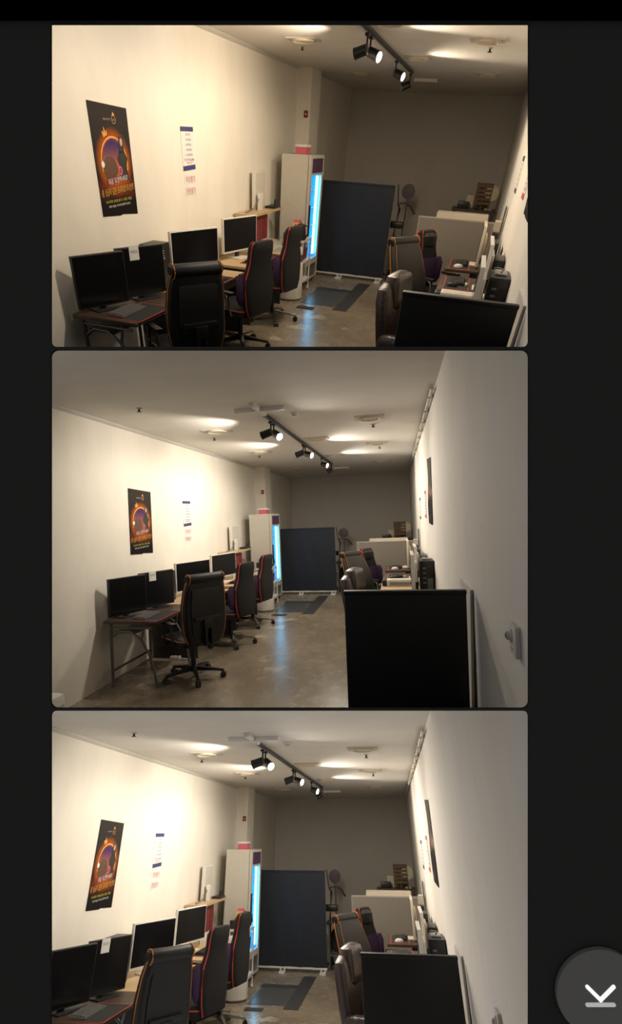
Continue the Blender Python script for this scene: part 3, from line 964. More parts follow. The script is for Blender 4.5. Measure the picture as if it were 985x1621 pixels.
def tower(rm, at, dx, dy, dz, label, front='y', cage=False, logo=False):
    t = Thing(rm, 'computer_tower', label, 'computer', at, 0, 'computer towers')
    t.part('case', G().rbox(0, dx, 0, dy, 0, dz, 0.006), BLK)
    if logo:
        g = G().text('E', 0, 0, 0.05, 0.035).text('GAME', 0, -0.045, 0.016, 0.06)
        g.v = [(dx + 0.001, u + dy * 0.5, w + dz * 0.78) for _, u, w in g.v]
        t.part('logo', g, WHITEINK, smooth=False, label='small white logo')
        t.part('drive_slot', G().box(dx, dx + 0.002, 0.02, 0.03, 0.05, dz - 0.03), GREYM, smooth=False)
    else:
        g = G().rbox(0.006, dx - 0.006, -0.012, 0.0, 0.012, dz - 0.012, 0.004)
        t.part('front_panel', g, BLK2)
        n = 4
        for i in range(n):
            t.part('port', G().box(dx * 0.18, dx * 0.42, -0.016, -0.011, dz * (0.35 + 0.14 * i), dz * (0.35 + 0.14 * i) + 0.016), GREYM, smooth=False)
        t.part('drive_bay', G().box(dx * 0.5, dx * 0.9, -0.015, -0.011, dz * 0.62, dz * 0.82), PANELB, smooth=False)
        t.part('grille', G().box(dx * 0.5, dx * 0.9, -0.015, -0.011, dz * 0.12, dz * 0.5), GREYM if cage else PANELB, smooth=False)
    t.end()


def left_row(rm):
    # dark steel-legged table by the entrance
    x0, y0, y1, z = -2.90, 0.955, 1.90, 0.68
    t = Thing(rm, 'steel_leg_table', 'dark wood table on curved grey steel legs by the left wall', 'table', (x0, y0, 0))
    W, L = 0.585, y1 - y0
    t.part('top', G().rbox(0, W, 0, L, z - 0.03, z, 0.004), DKWOOD)
    for y in (0.06, L - 0.08):
        t.part('leg', G().tube([(0.05, y, 0.0), (0.05, y, z - 0.03)], 0.016, 8), GREYM)
        arc = [(0.05, y, 0.50), (0.14, y, 0.565), (0.27, y, 0.56), (0.38, y, 0.48), (0.46, y, 0.34), (0.51, y, 0.18), (0.535, y, 0.0)]
        t.part('leg', G().tube(arc, 0.014, 8), GREYM, label='curved front leg')
        t.part('brace', G().tube([(0.05, y, 0.60), (0.50, y, 0.60)], 0.012, 8), GREYM)
        t.part('brace', G().tube([(0.38, y, 0.48), (0.42, y, 0.64)], 0.012, 8), GREYM)
    t.part('stretcher', G().tube([(0.05, 0.06, 0.16), (0.05, L - 0.08, 0.16)], 0.012, 8), BLK2)
    t.part('stretcher', G().tube([(0.05, 0.06, 0.06), (0.05, L - 0.08, 0.06)], 0.010, 8), GREYM)
    t.part('tray', G().box(0.10, 0.34, 0.05, 0.40, z - 0.13, z - 0.115), BLK2, smooth=False)
    t.end()
    monitor(rm, (-2.76, 1.21, z), -radians(22), 0.47, 0.025, 0.415, BLK, 'black monitor without a note on the dark steel-legged table')
    monitor(rm, (-2.66, 1.67, z), -radians(22), 0.485, 0.025, 0.418, BLK, 'black monitor with a white paper note on the dark steel-legged table', note=True)
    desk_pad(rm, (-2.45, 1.25, z), 0.28, 0.50, 'black pad with red edge on the dark steel-legged table')
    keyboard(rm, (-2.545, 1.20, z + 0.004), 0, 'grey keyboard on the dark steel-legged table', GKEYS, GREYM, 0.36)
    chair(rm, (-2.12, 1.36, 0), pi - radians(36), 'roll', 'big black leather chair with orange piping at the dark table')

    # two panel desks
    panel_desk(rm, 2.03, 3.26, 'pale topped black desk with tower and white monitor, beside the poster')
    tower(rm, (-2.93, 2.10, 0.66), 0.17, 0.27, 0.375, 'black computer tower with white logo on the first pale desk', logo=True)
    monitor(rm, (-2.67, 2.74, 0.66), -radians(20), 0.665, 0.065, 0.453, WHITE, 'white framed monitor beside the tower on the first pale desk')
    desk_pad(rm, (-2.44, 2.57, 0.66), 0.25, 0.73, 'black pad with red edge on the first pale desk')
    keyboard(rm, (-2.42, 2.57, 0.664), 0, 'black keyboard on the first pale desk', KEYS, BLK, 0.5)
    chair(rm, (-2.17, 2.74, 0), pi - radians(16), 'red', 'black chair with red piping at the first pale desk')
    t = Thing(rm, 'power_strip', 'white power strip on the floor beside the first pale desk', 'power strip', (-2.62, 1.99, 0))
    t.part('body', G().rbox(-0.06, 0.06, -0.03, 0.03, 0, 0.045, 0.006), WHITE)
    for i in range(2):
        t.part('socket', G().lathe([(0.018, 0.045), (0.018, 0.047), (0, 0.047)], (-0.03 + 0.06 * i, 0, 0), 10), GREYM)
    t.part('cord', G().tube([(0.06, 0, 0.02), (0.16, 0.01, 0.008), (0.26, 0.03, 0.008)], 0.006, 6), WHITE)
    t.end()

    panel_desk(rm, 3.51, 4.72, 'pale topped black desk with white monitor, beside the red case')
    monitor(rm, (-2.70, 4.04, 0.66), -radians(14), 0.69, 0.075, 0.447, WHITE, 'white framed monitor on the second pale desk')
    desk_pad(rm, (-2.45, 4.10, 0.66), 0.22, 0.80, 'black pad with red edge on the second pale desk')
    keyboard(rm, (-2.45, 4.05, 0.664), 0, 'black keyboard on the second pale desk', KEYS, BLK, 0.55)
    chair(rm, (-2.21, 3.90, 0), pi - radians(10), 'red', 'black chair with red piping at the second pale desk')
    tower(rm, (-2.80, 3.62, 0.0), 0.16, 0.35, 0.36, 'black computer tower on the floor under the second pale desk')


def kitchen_corner(rm):
    # low cabinet with a shelf rack
    x0, y0 = XL + 0.01, 4.74
    t = Thing(rm, 'low_cabinet', 'low white cabinet between second pale desk and tall fridge', 'cabinet', (x0, y0, 0))
    t.part('body', G().box(0, 0.36, 0, 0.98, 0, 0.66), IVORY, smooth=False)
    d = t.part('door', G().box(0.36, 0.372, 0.02, 0.48, 0.03, 0.64), WHITE, smooth=False)
    t.part('knob', G().tube([(0.372, 0.44, 0.35), (0.387, 0.44, 0.35)], 0.012, 8), CHROME, parent=d)
    d = t.part('door', G().box(0.36, 0.372, 0.50, 0.96, 0.03, 0.64), WHITE, smooth=False)
    t.part('knob', G().tube([(0.372, 0.54, 0.35), (0.387, 0.54, 0.35)], 0.012, 8), CHROME, parent=d)
    t.end()
    one(rm, 'cream_box', 'plain cream box under the red case beside the second monitor', 'box', (-2.93, 4.50, 0.66), G().rbox(0, 0.2, 0, 0.62, 0, 0.085, 0.006), CREAM)
    t = Thing(rm, 'red_case', 'dark red ribbed plastic case under the wooden shelf board', 'case', (-2.93, 4.60, 0.745))
    t.part('body', G().rbox(0, 0.19, 0, 0.56, 0, 0.295, 0.01), REDCASE)
    for y in (0.06, 0.28):
        t.part('strap', G().box(0.188, 0.196, y, y + 0.03, 0, 0.295), GREYM, smooth=False)
    for i in range(5):
        t.part('rib', G().box(0.188, 0.194, 0.33 + 0.045 * i, 0.345 + 0.045 * i, 0.02, 0.275), CRIMSON, smooth=False)
    t.end()
    t = Thing(rm, 'shelf_rack', 'wooden shelf board on thin steel posts above the red case', 'shelf', (-2.945, 4.44, 0.66))
    t.part('board', G().box(0, 0.26, 0, 1.20, 0.400, 0.430), TAN, smooth=False)
    for y in (0.03, 1.16):
        for x in (0.02, 0.235):
            t.part('post', G().tube([(x, y, 0.0), (x, y, 0.40)], 0.008, 6), GREYM)
    t.end()
    t = Thing(rm, 'upright_whiteboard', 'narrow whiteboard standing upright on the wooden shelf board', 'whiteboard', (-2.86, 4.98, 1.09), 0)
    t.part('panel', G().rbox(-0.05, 0.0, 0, 0.40, 0, 0.44, 0.006), WHITE)
    t.part('side_face', G().box(0.0, 0.004, 0.02, 0.38, 0.02, 0.42), IVORY, smooth=False)
    t.end()
    t = Thing(rm, 'white_charger', 'white charger with a dangling cable before the upright whiteboard', 'charger', (-2.80, 5.02, 1.09))
    t.part('body', G().rbox(-0.02, 0.02, -0.06, 0.06, 0, 0.20, 0.008), WHITE)
    t.part('cable', G().tube([(0.0, -0.05, 0.14), (0.0, -0.22, 0.04), (-0.02, -0.42, 0.012), (-0.02, -0.50, 0.010)], 0.006, 6), GREYM)
    t.end()
    t = Thing(rm, 'black_router', 'flat black router lying on the wooden shelf board', 'router', (-2.765, 5.45, 1.09))
    t.part('body', G().rbox(-0.07, 0.07, -0.14, 0.14, 0, 0.03, 0.006), BLK)
    t.part('antenna', G().tube([(0.0, 0.06, 0.025), (0.01, 0.06, 0.10)], 0.012, 6), BLK)
    t.end()
    # serving cart with kettle
    t = Thing(rm, 'serving_cart', 'white serving cart with castors between cabinet and purifier', 'cart', (-2.545, 5.34, 0))
    for z in (0.16, 0.42, 0.70):
        t.part('tray', G().box(0, 0.30, 0, 0.44, z, z + 0.025), WHITE, smooth=False)
    for x in (0.015, 0.285):
        for y in (0.015, 0.425):
            t.part('post', G().tube([(x, y, 0.05), (x, y, 0.72)], 0.011, 6), WHITE)
            t.part('castor', G().tube([(x - 0.012, y, 0.024), (x + 0.012, y, 0.024)], 0.024, 10), WHITE)
    t.end()
    one(rm, 'storage_bin', 'small red bin on the middle tray of the serving cart', 'bin', (-2.515, 5.40, 0.445), G().loft([[(u, v, z) for u, v in ((0 - e, 0 - e), (0.22 + e, 0 - e), (0.22 + e, 0.3 + e), (0 - e, 0.3 + e))] for z, e in ((0, 0.0), (0.14, 0.012), (0.15, 0.012))]), REDCASE, smooth=False)
    t = Thing(rm, 'electric_kettle', 'black electric kettle with handle behind the round purifier', 'kettle', (-2.325, 5.44, 0.725))
    t.part('body', G().lathe([(0.072, 0), (0.075, 0.02), (0.070, 0.12), (0.058, 0.19), (0.040, 0.20), (0, 0.202)], n=18), BLK)
    t.part('lid_knob', G().lathe([(0.014, 0.20), (0.012, 0.215), (0, 0.217)], n=10), BLK2)
    t.part('handle', G().tube([(0.055, 0.02, 0.185), (0.098, 0.03, 0.17), (0.108, 0.03, 0.10), (0.072, 0.02, 0.03)], 0.011, 8), BLK)
    t.part('spout', G().tube([(-0.055, 0, 0.15), (-0.090, 0, 0.18)], [0.02, 0.012], 8), BLK)
    t.end()
    one(rm, 'coffee_box', 'black coffee box on the serving cart beside the kettle', 'box', (-2.54, 5.36, 0.725), G().rbox(0, 0.11, 0, 0.10, 0, 0.10, 0.004), BLK)
    one(rm, 'snack_packet', 'yellow snack packet on the serving cart above the coffee box', 'packet', (-2.455, 5.60, 0.725), G().loft([[(u * s, v * s * 0.5, z) for u, v in ((-0.06, -0.1), (0.06, -0.1), (0.07, 0.1), (-0.07, 0.1))] for s, z in ((1, 0), (1.1, 0.08), (0.9, 0.17), (0.7, 0.19))]), YELLOWP)
    one(rm, 'snack_packet', 'pink snack packet on the serving cart beside the yellow packet', 'packet', (-2.465, 5.70, 0.725), G().loft([[(u * s, v * s * 0.5, z) for u, v in ((-0.05, -0.1), (0.05, -0.1), (0.06, 0.1), (-0.06, 0.1))] for s, z in ((1, 0), (1.1, 0.08), (0.9, 0.19), (0.7, 0.22))]), PINK)
    # air purifier
    t = Thing(rm, 'air_purifier', 'round white air purifier with grey band standing on the floor', 'air purifier', (-2.335, 5.06, 0))
    t.part('body', G().lathe([(0.165, 0.018), (0.178, 0.03), (0.180, 0.12), (0.172, 0.50), (0.168, 0.505), (0.167, 0.51)], n=32), WHITE)
    t.part('base', G().lathe([(0.165, 0), (0.165, 0.02), (0.0, 0.02)], n=24), GREYM)
    t.part('band', G().lathe([(0.166, 0.51), (0.164, 0.60), (0.0, 0.60)], n=32), SILVER)
    t.part('head', G().lathe([(0.166, 0.60), (0.164, 0.655), (0.150, 0.680), (0.10, 0.684), (0, 0.684)], n=32), WHITE)
    for a in (-1.15, -0.95):
        t.part('badge', G().box(0.168 * cos(a) - 0.014, 0.168 * cos(a) + 0.014, 0.170 * sin(a) - 0.006, 0.170 * sin(a) + 0.004, 0.47, 0.495), GREYM, smooth=False)
    t.end()
    # display fridge
    t = Thing(rm, 'display_fridge', 'tall white drinks fridge with blue lit glass door', 'fridge', (XL + 0.17, 5.85, 0))
    W, D, Hh = 0.435, 0.74, 1.72
    t.part('body', G().box(0, 0.02, 0, D, 0.05, Hh).box(0.02, W - 0.03, 0, 0.03, 0.05, Hh).box(0.02, W - 0.03, D - 0.03, D, 0.05, Hh)
           .box(0.02, W - 0.03, 0.03, D - 0.03, 0.05, 0.34).box(0.02, W - 0.03, 0.03, D - 0.03, 1.50, Hh), IVORY, smooth=False)
    t.part('lining', G().box(0.02, 0.035, 0.03, D - 0.03, 0.34, 1.50).box(0.035, W - 0.04, D - 0.045, D - 0.03, 0.34, 1.50), GLOWINT, smooth=False)
    dr = t.part('door', G().box(W - 0.03, W, 0, 0.09, 0.06, Hh).box(W - 0.03, W, D - 0.09, D, 0.06, Hh).box(W - 0.03, W, 0.09, D - 0.09, 0.06, 0.36).box(W - 0.03, W, 0.09, D - 0.09, 1.48, Hh), IVORY, smooth=False)
    t.part('pane', G().box(W - 0.018, W - 0.012, 0.09, D - 0.09, 0.36, 1.48), GLASS, smooth=False, parent=dr)
    t.part('gasket', G().box(W - 0.034, W - 0.03, -0.004, 0.012, 0.06, Hh), BLK, smooth=False, parent=dr)
    t.part('handle', G().rbox(W, W + 0.025, 0.03, 0.05, 0.72, 1.12, 0.005), BLK, parent=dr)
    t.part('header_sign', G().box(W, W + 0.006, 0.10, D - 0.08, 1.51, 1.68), HEADER, smooth=False, label='small colourful header sign')
    for y in (D - 0.16,):
        t.part('light_strip', G().box(W - 0.07, W - 0.04, y, y + 0.05, 0.40, 1.46), LED, smooth=False)
    for z in (0.56, 0.80, 1.03, 1.26):
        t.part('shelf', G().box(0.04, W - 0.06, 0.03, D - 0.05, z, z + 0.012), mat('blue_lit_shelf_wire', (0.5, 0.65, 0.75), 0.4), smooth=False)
    t.part('vent_grille', G().box(W, W + 0.004, 0.12, D - 0.12, 0.10, 0.28), SILVER, smooth=False)
    for x in (0.04, W - 0.06):
        for y in (0.04, D - 0.06):
            t.part('foot', G().tube([(x, y, 0), (x, y, 0.05)], 0.015, 8), BLK)
    t.end()
    for i, (z, y, m, nm) in enumerate(((0.572, 6.05, BOTTLEB, 'blue'), (0.812, 6.02, BOTTLER, 'red'), (0.812, 6.20, BOTTLEB, 'blue'), (1.042, 6.04, BOTTLER, 'red'), (1.042, 6.22, BOTTLEB, 'blue'), (1.272, 6.02, BOTTLER, 'red'), (1.272, 6.22, BOTTLEB, 'blue'))):
        lv = ['lowest', 'second', 'third', 'top'][int(round((z - 0.572) / 0.235))]
        t = Thing(rm, 'drink_bottle', 'small %s drink bottle on the %s shelf inside the lit fridge' % (nm, lv), 'bottle', (-2.51, y, z), group='drinks in the fridge')
        t.part('bottle', G().lathe([(0.034, 0), (0.036, 0.01), (0.036, 0.10), (0.016, 0.14), (0.013, 0.155)], n=10), m)
        t.part('cap', G().lathe([(0.015, 0.155), (0.015, 0.172), (0, 0.172)], n=8), WHITE)
        t.end()
    t = Thing(rm, 'snack_box', 'red and white snack box on top of the drinks fridge', 'box', (-2.63, 5.98, 1.72))
    t.part('carton', G().box(0, 0.16, 0, 0.22, 0, 0.085), PINK, smooth=False)
    t.part('lid', G().box(-0.004, 0.164, -0.004, 0.224, 0.085, 0.115), PAPER, smooth=False)
    t.end()
    t = Thing(rm, 'alarm_box', 'small red alarm box on the pillar above the fridge', 'alarm', (-2.80, 6.999, 2.16), -pi / 2)
    t.part('box', G().rbox(0, 0.02, -0.03, 0.03, 0, 0.085, 0.004), CRIMSON)
    t.part('button', G().tube([(0.02, 0, 0.042), (0.026, 0, 0.042)], 0.012, 8), WHITE)
    t.end()
    one(rm, 'hanging_jacket', 'dark jacket hanging behind the drinks fridge', 'jacket', (-2.48, 6.63, 1.02), G().loft([[(x + u * w, v * 0.04, z) for u, v in [(cos(q), sin(q)) for q in [2 * pi * i / 10 for i in range(10)]]] for z, w, x in ((0, 0.09, 0.03), (0.2, 0.11, 0.03), (0.45, 0.10, 0.02), (0.55, 0.07, 0.0), (0.6, 0.02, -0.02))]), FABRIC)


ENTRY = {'top room': (0.45, -1.9), 'middle room': (-0.95, -1.85), 'bottom room': (0.30, -1.02)}   # black screen, wall control


def partitions(rm):
    # navy fabric screen on white feet
    t = Thing(rm, 'navy_screen', 'navy fabric privacy screen on a white foot frame', 'screen', (-2.55, 6.84, 0))
    W = 1.30
    n = 14
    rows = []
    for j in range(9):
        z = 0.075 + 1.315 * j / 8
        rows.append([(W * i / n, 0.012 * sin(i * 1.9 + j * 0.8) * (0.4 + 0.6 * (1 - j / 8)), z) for i in range(n + 1)])
    g = G()
    f = [p for r in rows for p in r]; m = len(f)
    fs = []
    for j in range(8):
        for i in range(n):
            a = j * (n + 1) + i
            fs += [(a, a + 1, a + n + 2, a + n + 1), (m + a, m + a + n + 1, m + a + n + 2, m + a + 1)]
    for j in range(8):
        for i in (0, n):
            a = j * (n + 1) + i
            fs.append((a, a + n + 1, m + a + n + 1, m + a))
    for i in range(n):
        for j in (0, 8):
            a = j * (n + 1) + i
            fs.append((a, a + 1, m + a + 1, m + a))
    g.add(f + [(p[0], p[1] + 0.02, p[2]) for p in f], fs)
    t.part('fabric', g, NAVY)
    t.part('top_hem', G().box(0, W, -0.012, 0.03, 1.375, 1.395), NAVY)
    t.part('rail', G().box(0, W, -0.005, 0.02, 0.05, 0.075), WHITE, smooth=False)
    for x in (0.50, 1.18):
        t.part('foot', G().box(x, x + 0.10, -0.10, 0.08, 0.0, 0.022).box(x + 0.01, x + 0.03, -0.01, 0.02, 0.02, 0.06).box(x + 0.075, x + 0.095, -0.01, 0.02, 0.02, 0.06), WHITE, smooth=False)
    for x in (0.0, W - 0.02):
        t.part('post', G().box(x, x + 0.02, 0.02, 0.04, 0.03, 1.39), WHITE, smooth=False)
    t.end()
    # grey office partition at the end of the right row
    t = Thing(rm, 'office_partition', 'grey fabric office partition with pale trim behind the right desks', 'partition', (-0.695, 5.50, 0))
    W = 0.985
    t.part('panel', G().box(0.012, W - 0.012, 0, 0.03, 0.04, 1.135), GREYPANEL, smooth=False)
    t.part('top_trim', G().box(0, W, -0.004, 0.034, 1.135, 1.152), TAUPE, smooth=False)
    for x in (0, W - 0.012):
        t.part('side_trim', G().box(x, x + 0.012, -0.004, 0.034, 0, 1.135), TAUPE, smooth=False)
    t.end()
    t = Thing(rm, 'cream_cabinet', 'cream topped cabinet rising just behind the grey partition', 'cabinet', (-0.495, 6.05, 0))
    t.part('body', G().box(0, 0.695, 0, 0.30, 0, 1.10), CREAM, smooth=False)
    t.part('top', G().box(-0.005, 0.70, -0.01, 0.31, 1.10, 1.165), CREAM, smooth=False)
    t.end()
    # black screen and white board by the entrance
    t = Thing(rm, 'black_screen', 'large black padded screen standing across the aisle by the right wall', 'screen', (-0.256, ENTRY[rm.tag][0], 0))
    t.part('padding', G().rbox(0, 0.610, -0.02, 0.02, 0.06, 1.255, 0.010), VINYL)
    t.part('top_edge', G().rbox(-0.002, 0.612, -0.024, 0.024, 1.240, 1.262, 0.006), VINYL)
    for x in (0.05, 0.53):
        t.part('foot', G().box(x, x + 0.03, -0.12, 0.12, 0, 0.06), BLK2, smooth=False)
    t.end()
    one(rm, 'white_board', 'white board leaning against the right wall behind the black screen', 'board', (0.356, ENTRY[rm.tag][0] + 0.03, 0), G().loft([[(0, 0, 0), (0.014, 0, 0), (0.014, 0.42, 0), (0, 0.42, 0)], [(0.022, 0, 1.255), (0.036, 0, 1.255), (0.036, 0.42, 1.255), (0.022, 0.42, 1.255)]]), WHITE, smooth=False)


def side_table(rm, at, L, label, top, red=False):
    t = Thing(rm, 'work_desk', label, 'desk', at, 0, 'desks of the right row')
    W = XR - 0.012 - at[0]
    z = 0.78
    t.part('top', G().rbox(0, W, 0, L, z - 0.028, z, 0.004), top)
    for y in (0.03, L - 0.055):
        t.part('side_panel', G().box(0.30, W - 0.02, y, y + 0.025, 0, z - 0.028), PANELB, smooth=False)
    t.part('modesty_panel', G().box(W - 0.06, W - 0.04, 0.055, L - 0.055, 0.2, z - 0.028), PANELB, smooth=False)
    t.part('drawer', G().box(0.30, W - 0.06, 0.06, L - 0.06, z - 0.11, z - 0.028), PANELB, smooth=False)
    t.end()


def mouse(rm, at, label, m, yaw=0):
    t = Thing(rm, 'computer_mouse', label, 'mouse', at, yaw, 'computer mice')
    t.part('shell', G().loft([[(u * s, v * s * 0.6, z) for u, v in [(0.055 * cos(q), 0.055 * sin(q)) for q in [2 * pi * i / 12 for i in range(12)]]] for s, z in ((0.95, 0), (1, 0.012), (0.85, 0.026), (0.45, 0.034), (0.1, 0.036))]), m)
    t.part('wheel', G().tube([(0.03, -0.004, 0.031), (0.03, 0.004, 0.031)], 0.007, 8), GREYM)
    t.end()


def right_row(rm):
    z = 0.78
    # nearest: pale desk
    side_table(rm, (-0.185, 1.72, 0), 1.06, 'pale wood desk of the right row, behind the black screen', TAN)
    monitor(rm, (0.165, 2.005, z), pi, 0.56, 0.06, 0.437, WHITE, 'white monitor seen edge-on upon the pale desk of the right row')
    tower(rm, (0.245, 1.83, z), 0.143, 0.34, 0.36, 'black computer tower with open front upon the pale right desk', cage=True)
    t = Thing(rm, 'grey_adapter', 'flat grey adapter box with cable lying on the near tower', 'adapter', (0.315, 2.0, z + 0.36))
    t.part('body', G().rbox(-0.045, 0.045, -0.09, 0.09, 0, 0.018, 0.005), SILVER)
    t.part('cable', G().tube([(0.0, -0.05, 0.02), (0.02, 0.02, 0.032), (-0.03, 0.08, 0.03), (-0.05, 0.13, 0.01)], 0.006, 6), BLK)
    t.end()
    t = Thing(rm, 'panel_heater', 'long white slotted heater lying across the pale right desk', 'heater', (-0.118, 2.52, z))
    t.part('body', G().rbox(0, 0.40, 0, 0.16, 0, 0.075, 0.008), WHITE)
    g = G()
    for i in range(26):
        g.box(0.035 + i * 0.0138, 0.0425 + i * 0.0138, -0.003, 0.001, 0.014, 0.050)
    t.part('front_slots', g, GREYM, smooth=False, kind='stuff')
    for i in range(4):
        t.part('top_grille', G().box(0.03 + i * 0.09, 0.11 + i * 0.09, 0.03, 0.13, 0.074, 0.077), CREAM, smooth=False)
    t.part('end_cap', G().rbox(-0.055, 0.0, 0.0, 0.16, 0, 0.07, 0.015), BLK)
    t.end()
    t = Thing(rm, 'glass_tumbler', 'small clear tumbler on the pale right desk before the tower', 'glass', (0.215, 2.30, z))
    t.part('tumbler', G().lathe([(0.022, 0), (0.027, 0.07), (0.025, 0.07), (0.020, 0.005)], n=12), SILVER)
    t.part('straw', G().tube([(0, 0, 0.01), (0.015, 0.02, 0.11)], 0.004, 6), WHITE)
    t.end()
    # brown leather chair
    t = Thing(rm, 'leather_armchair', 'brown wrinkled leather chair tucked in behind the black screen', 'chair', (-0.24, 2.0, 0), -radians(14))
    def cush(cx, cy, hx, hy, z0, z1, lean=0.0):
        rr = []
        for s, q in ((0.75, 0), (0.97, 0.10), (1.0, 0.4), (0.98, 0.75), (0.86, 0.93), (0.55, 1.0)):
            rr.append([(cx - lean * q + u * s, cy + v * s, z0 + (z1 - z0) * q) for u, v in rrect(2 * hx, 2 * hy, min(hx, hy) * 0.8, 4)])
        return G().loft(rr)
    t.part('backrest', cush(-0.20, 0.02, 0.055, 0.27, 0.45, 0.985, 0.085), BROWN)
    t.part('head_cushion', cush(-0.235, 0.10, 0.065, 0.20, 0.78, 1.045, 0.03), BROWN)
    t.part('seat', cush(0.02, 0.0, 0.26, 0.26, 0.38, 0.50), BROWN)
    for s in (-1, 1):
        t.part('armrest', cush(-0.02, s * 0.29, 0.20, 0.045, 0.42, 0.64), BROWN)
    for i in range(5):
        a = 2 * pi * i / 5 + 0.4
        t.part('leg', G().tube([(0, 0, 0.09), (0.30 * cos(a), 0.30 * sin(a), 0.06)], [0.024, 0.016], 8), BLK2)
        t.part('caster', G().tube([(0.30 * cos(a) - 0.015, 0.30 * sin(a), 0.03), (0.30 * cos(a) + 0.015, 0.30 * sin(a), 0.03)], 0.03, 10), BLK)
    t.part('column', G().tube([(0, 0, 0.06), (0, 0, 0.39)], 0.028, 10), BLK2)
    t.end()
    # middle: dark desk
    side_table(rm, (-0.180, 3.03, 0), 0.72, 'dark wood desk of the right row with keyboard and green packet', DKWOOD)
    desk_pad(rm, (-0.002, 3.39, z), 0.235, 0.64, 'black pad with red edge on the nearer dark right desk')
    keyboard(rm, (-0.005, 3.45, z + 0.004), pi, 'black keyboard on the nearer dark right desk', KEYS, BLK, 0.36)
    mouse(rm, (-0.040, 3.20, z + 0.004), 'black mouse on the nearer dark right desk', BLK)
    one(rm, 'green_packet', 'pale green packet on the nearer dark right desk', 'packet', (0.095, 3.30, z + 0.004), G().rbox(-0.012, 0.012, -0.05, 0.05, 0, 0.022, 0.002), MINT)
    monitor(rm, (0.235, 3.25, z), pi, 0.65, 0.04, 0.437, WHITE, 'white monitor seen edge-on upon the nearer dark right desk')
    tower(rm, (0.300, 2.98, z), 0.085, 0.34, 0.31, 'black computer tower with ports upon the nearer dark right desk', cage=True)
    one(rm, 'speaker_box', 'small black speaker on the nearer dark right desk', 'speaker', (0.255, 3.42, z), G().rbox(-0.03, 0.03, -0.05, 0.05, 0, 0.10, 0.006), BLK)
    chair(rm, (-0.25, 3.38, 0), -radians(34), 'roll2', 'black leather chair with orange piping at the nearer dark right desk', 0.32)
    # far: dark desk
    side_table(rm, (-0.175, 4.15, 0), 0.74, 'dark wood desk of the right row before the grey partition', DKWOOD)
    desk_pad(rm, (-0.020, 4.50, z), 0.22, 0.64, 'black pad with red edge on the farther dark right desk')
    keyboard(rm, (-0.02, 4.55, z + 0.004), pi, 'black keyboard on the farther dark right desk', KEYS, BLK, 0.36)
    mouse(rm, (-0.03, 4.29, z + 0.004), 'white mouse on the farther dark right desk', WHITE)
    monitor(rm, (0.165, 4.62, z), pi, 0.60, 0.02, 0.437, CREAM, 'cream monitor seen edge-on upon the farther dark right desk')
    tower(rm, (0.270, 3.92, z), 0.07, 0.34, 0.33, 'narrow black computer tower upon the far side of the nearer dark desk')
    one(rm, 'speaker_box', 'tall black speaker on the farther dark right desk by the wall', 'speaker', (0.305, 4.75, z), G().rbox(-0.035, 0.035, -0.06, 0.06, 0, 0.34, 0.006), BLK)
    chair(rm, (-0.24, 4.55, 0), -radians(30), 'red2', 'black chair with red piping at the farther dark right desk', 0.12)


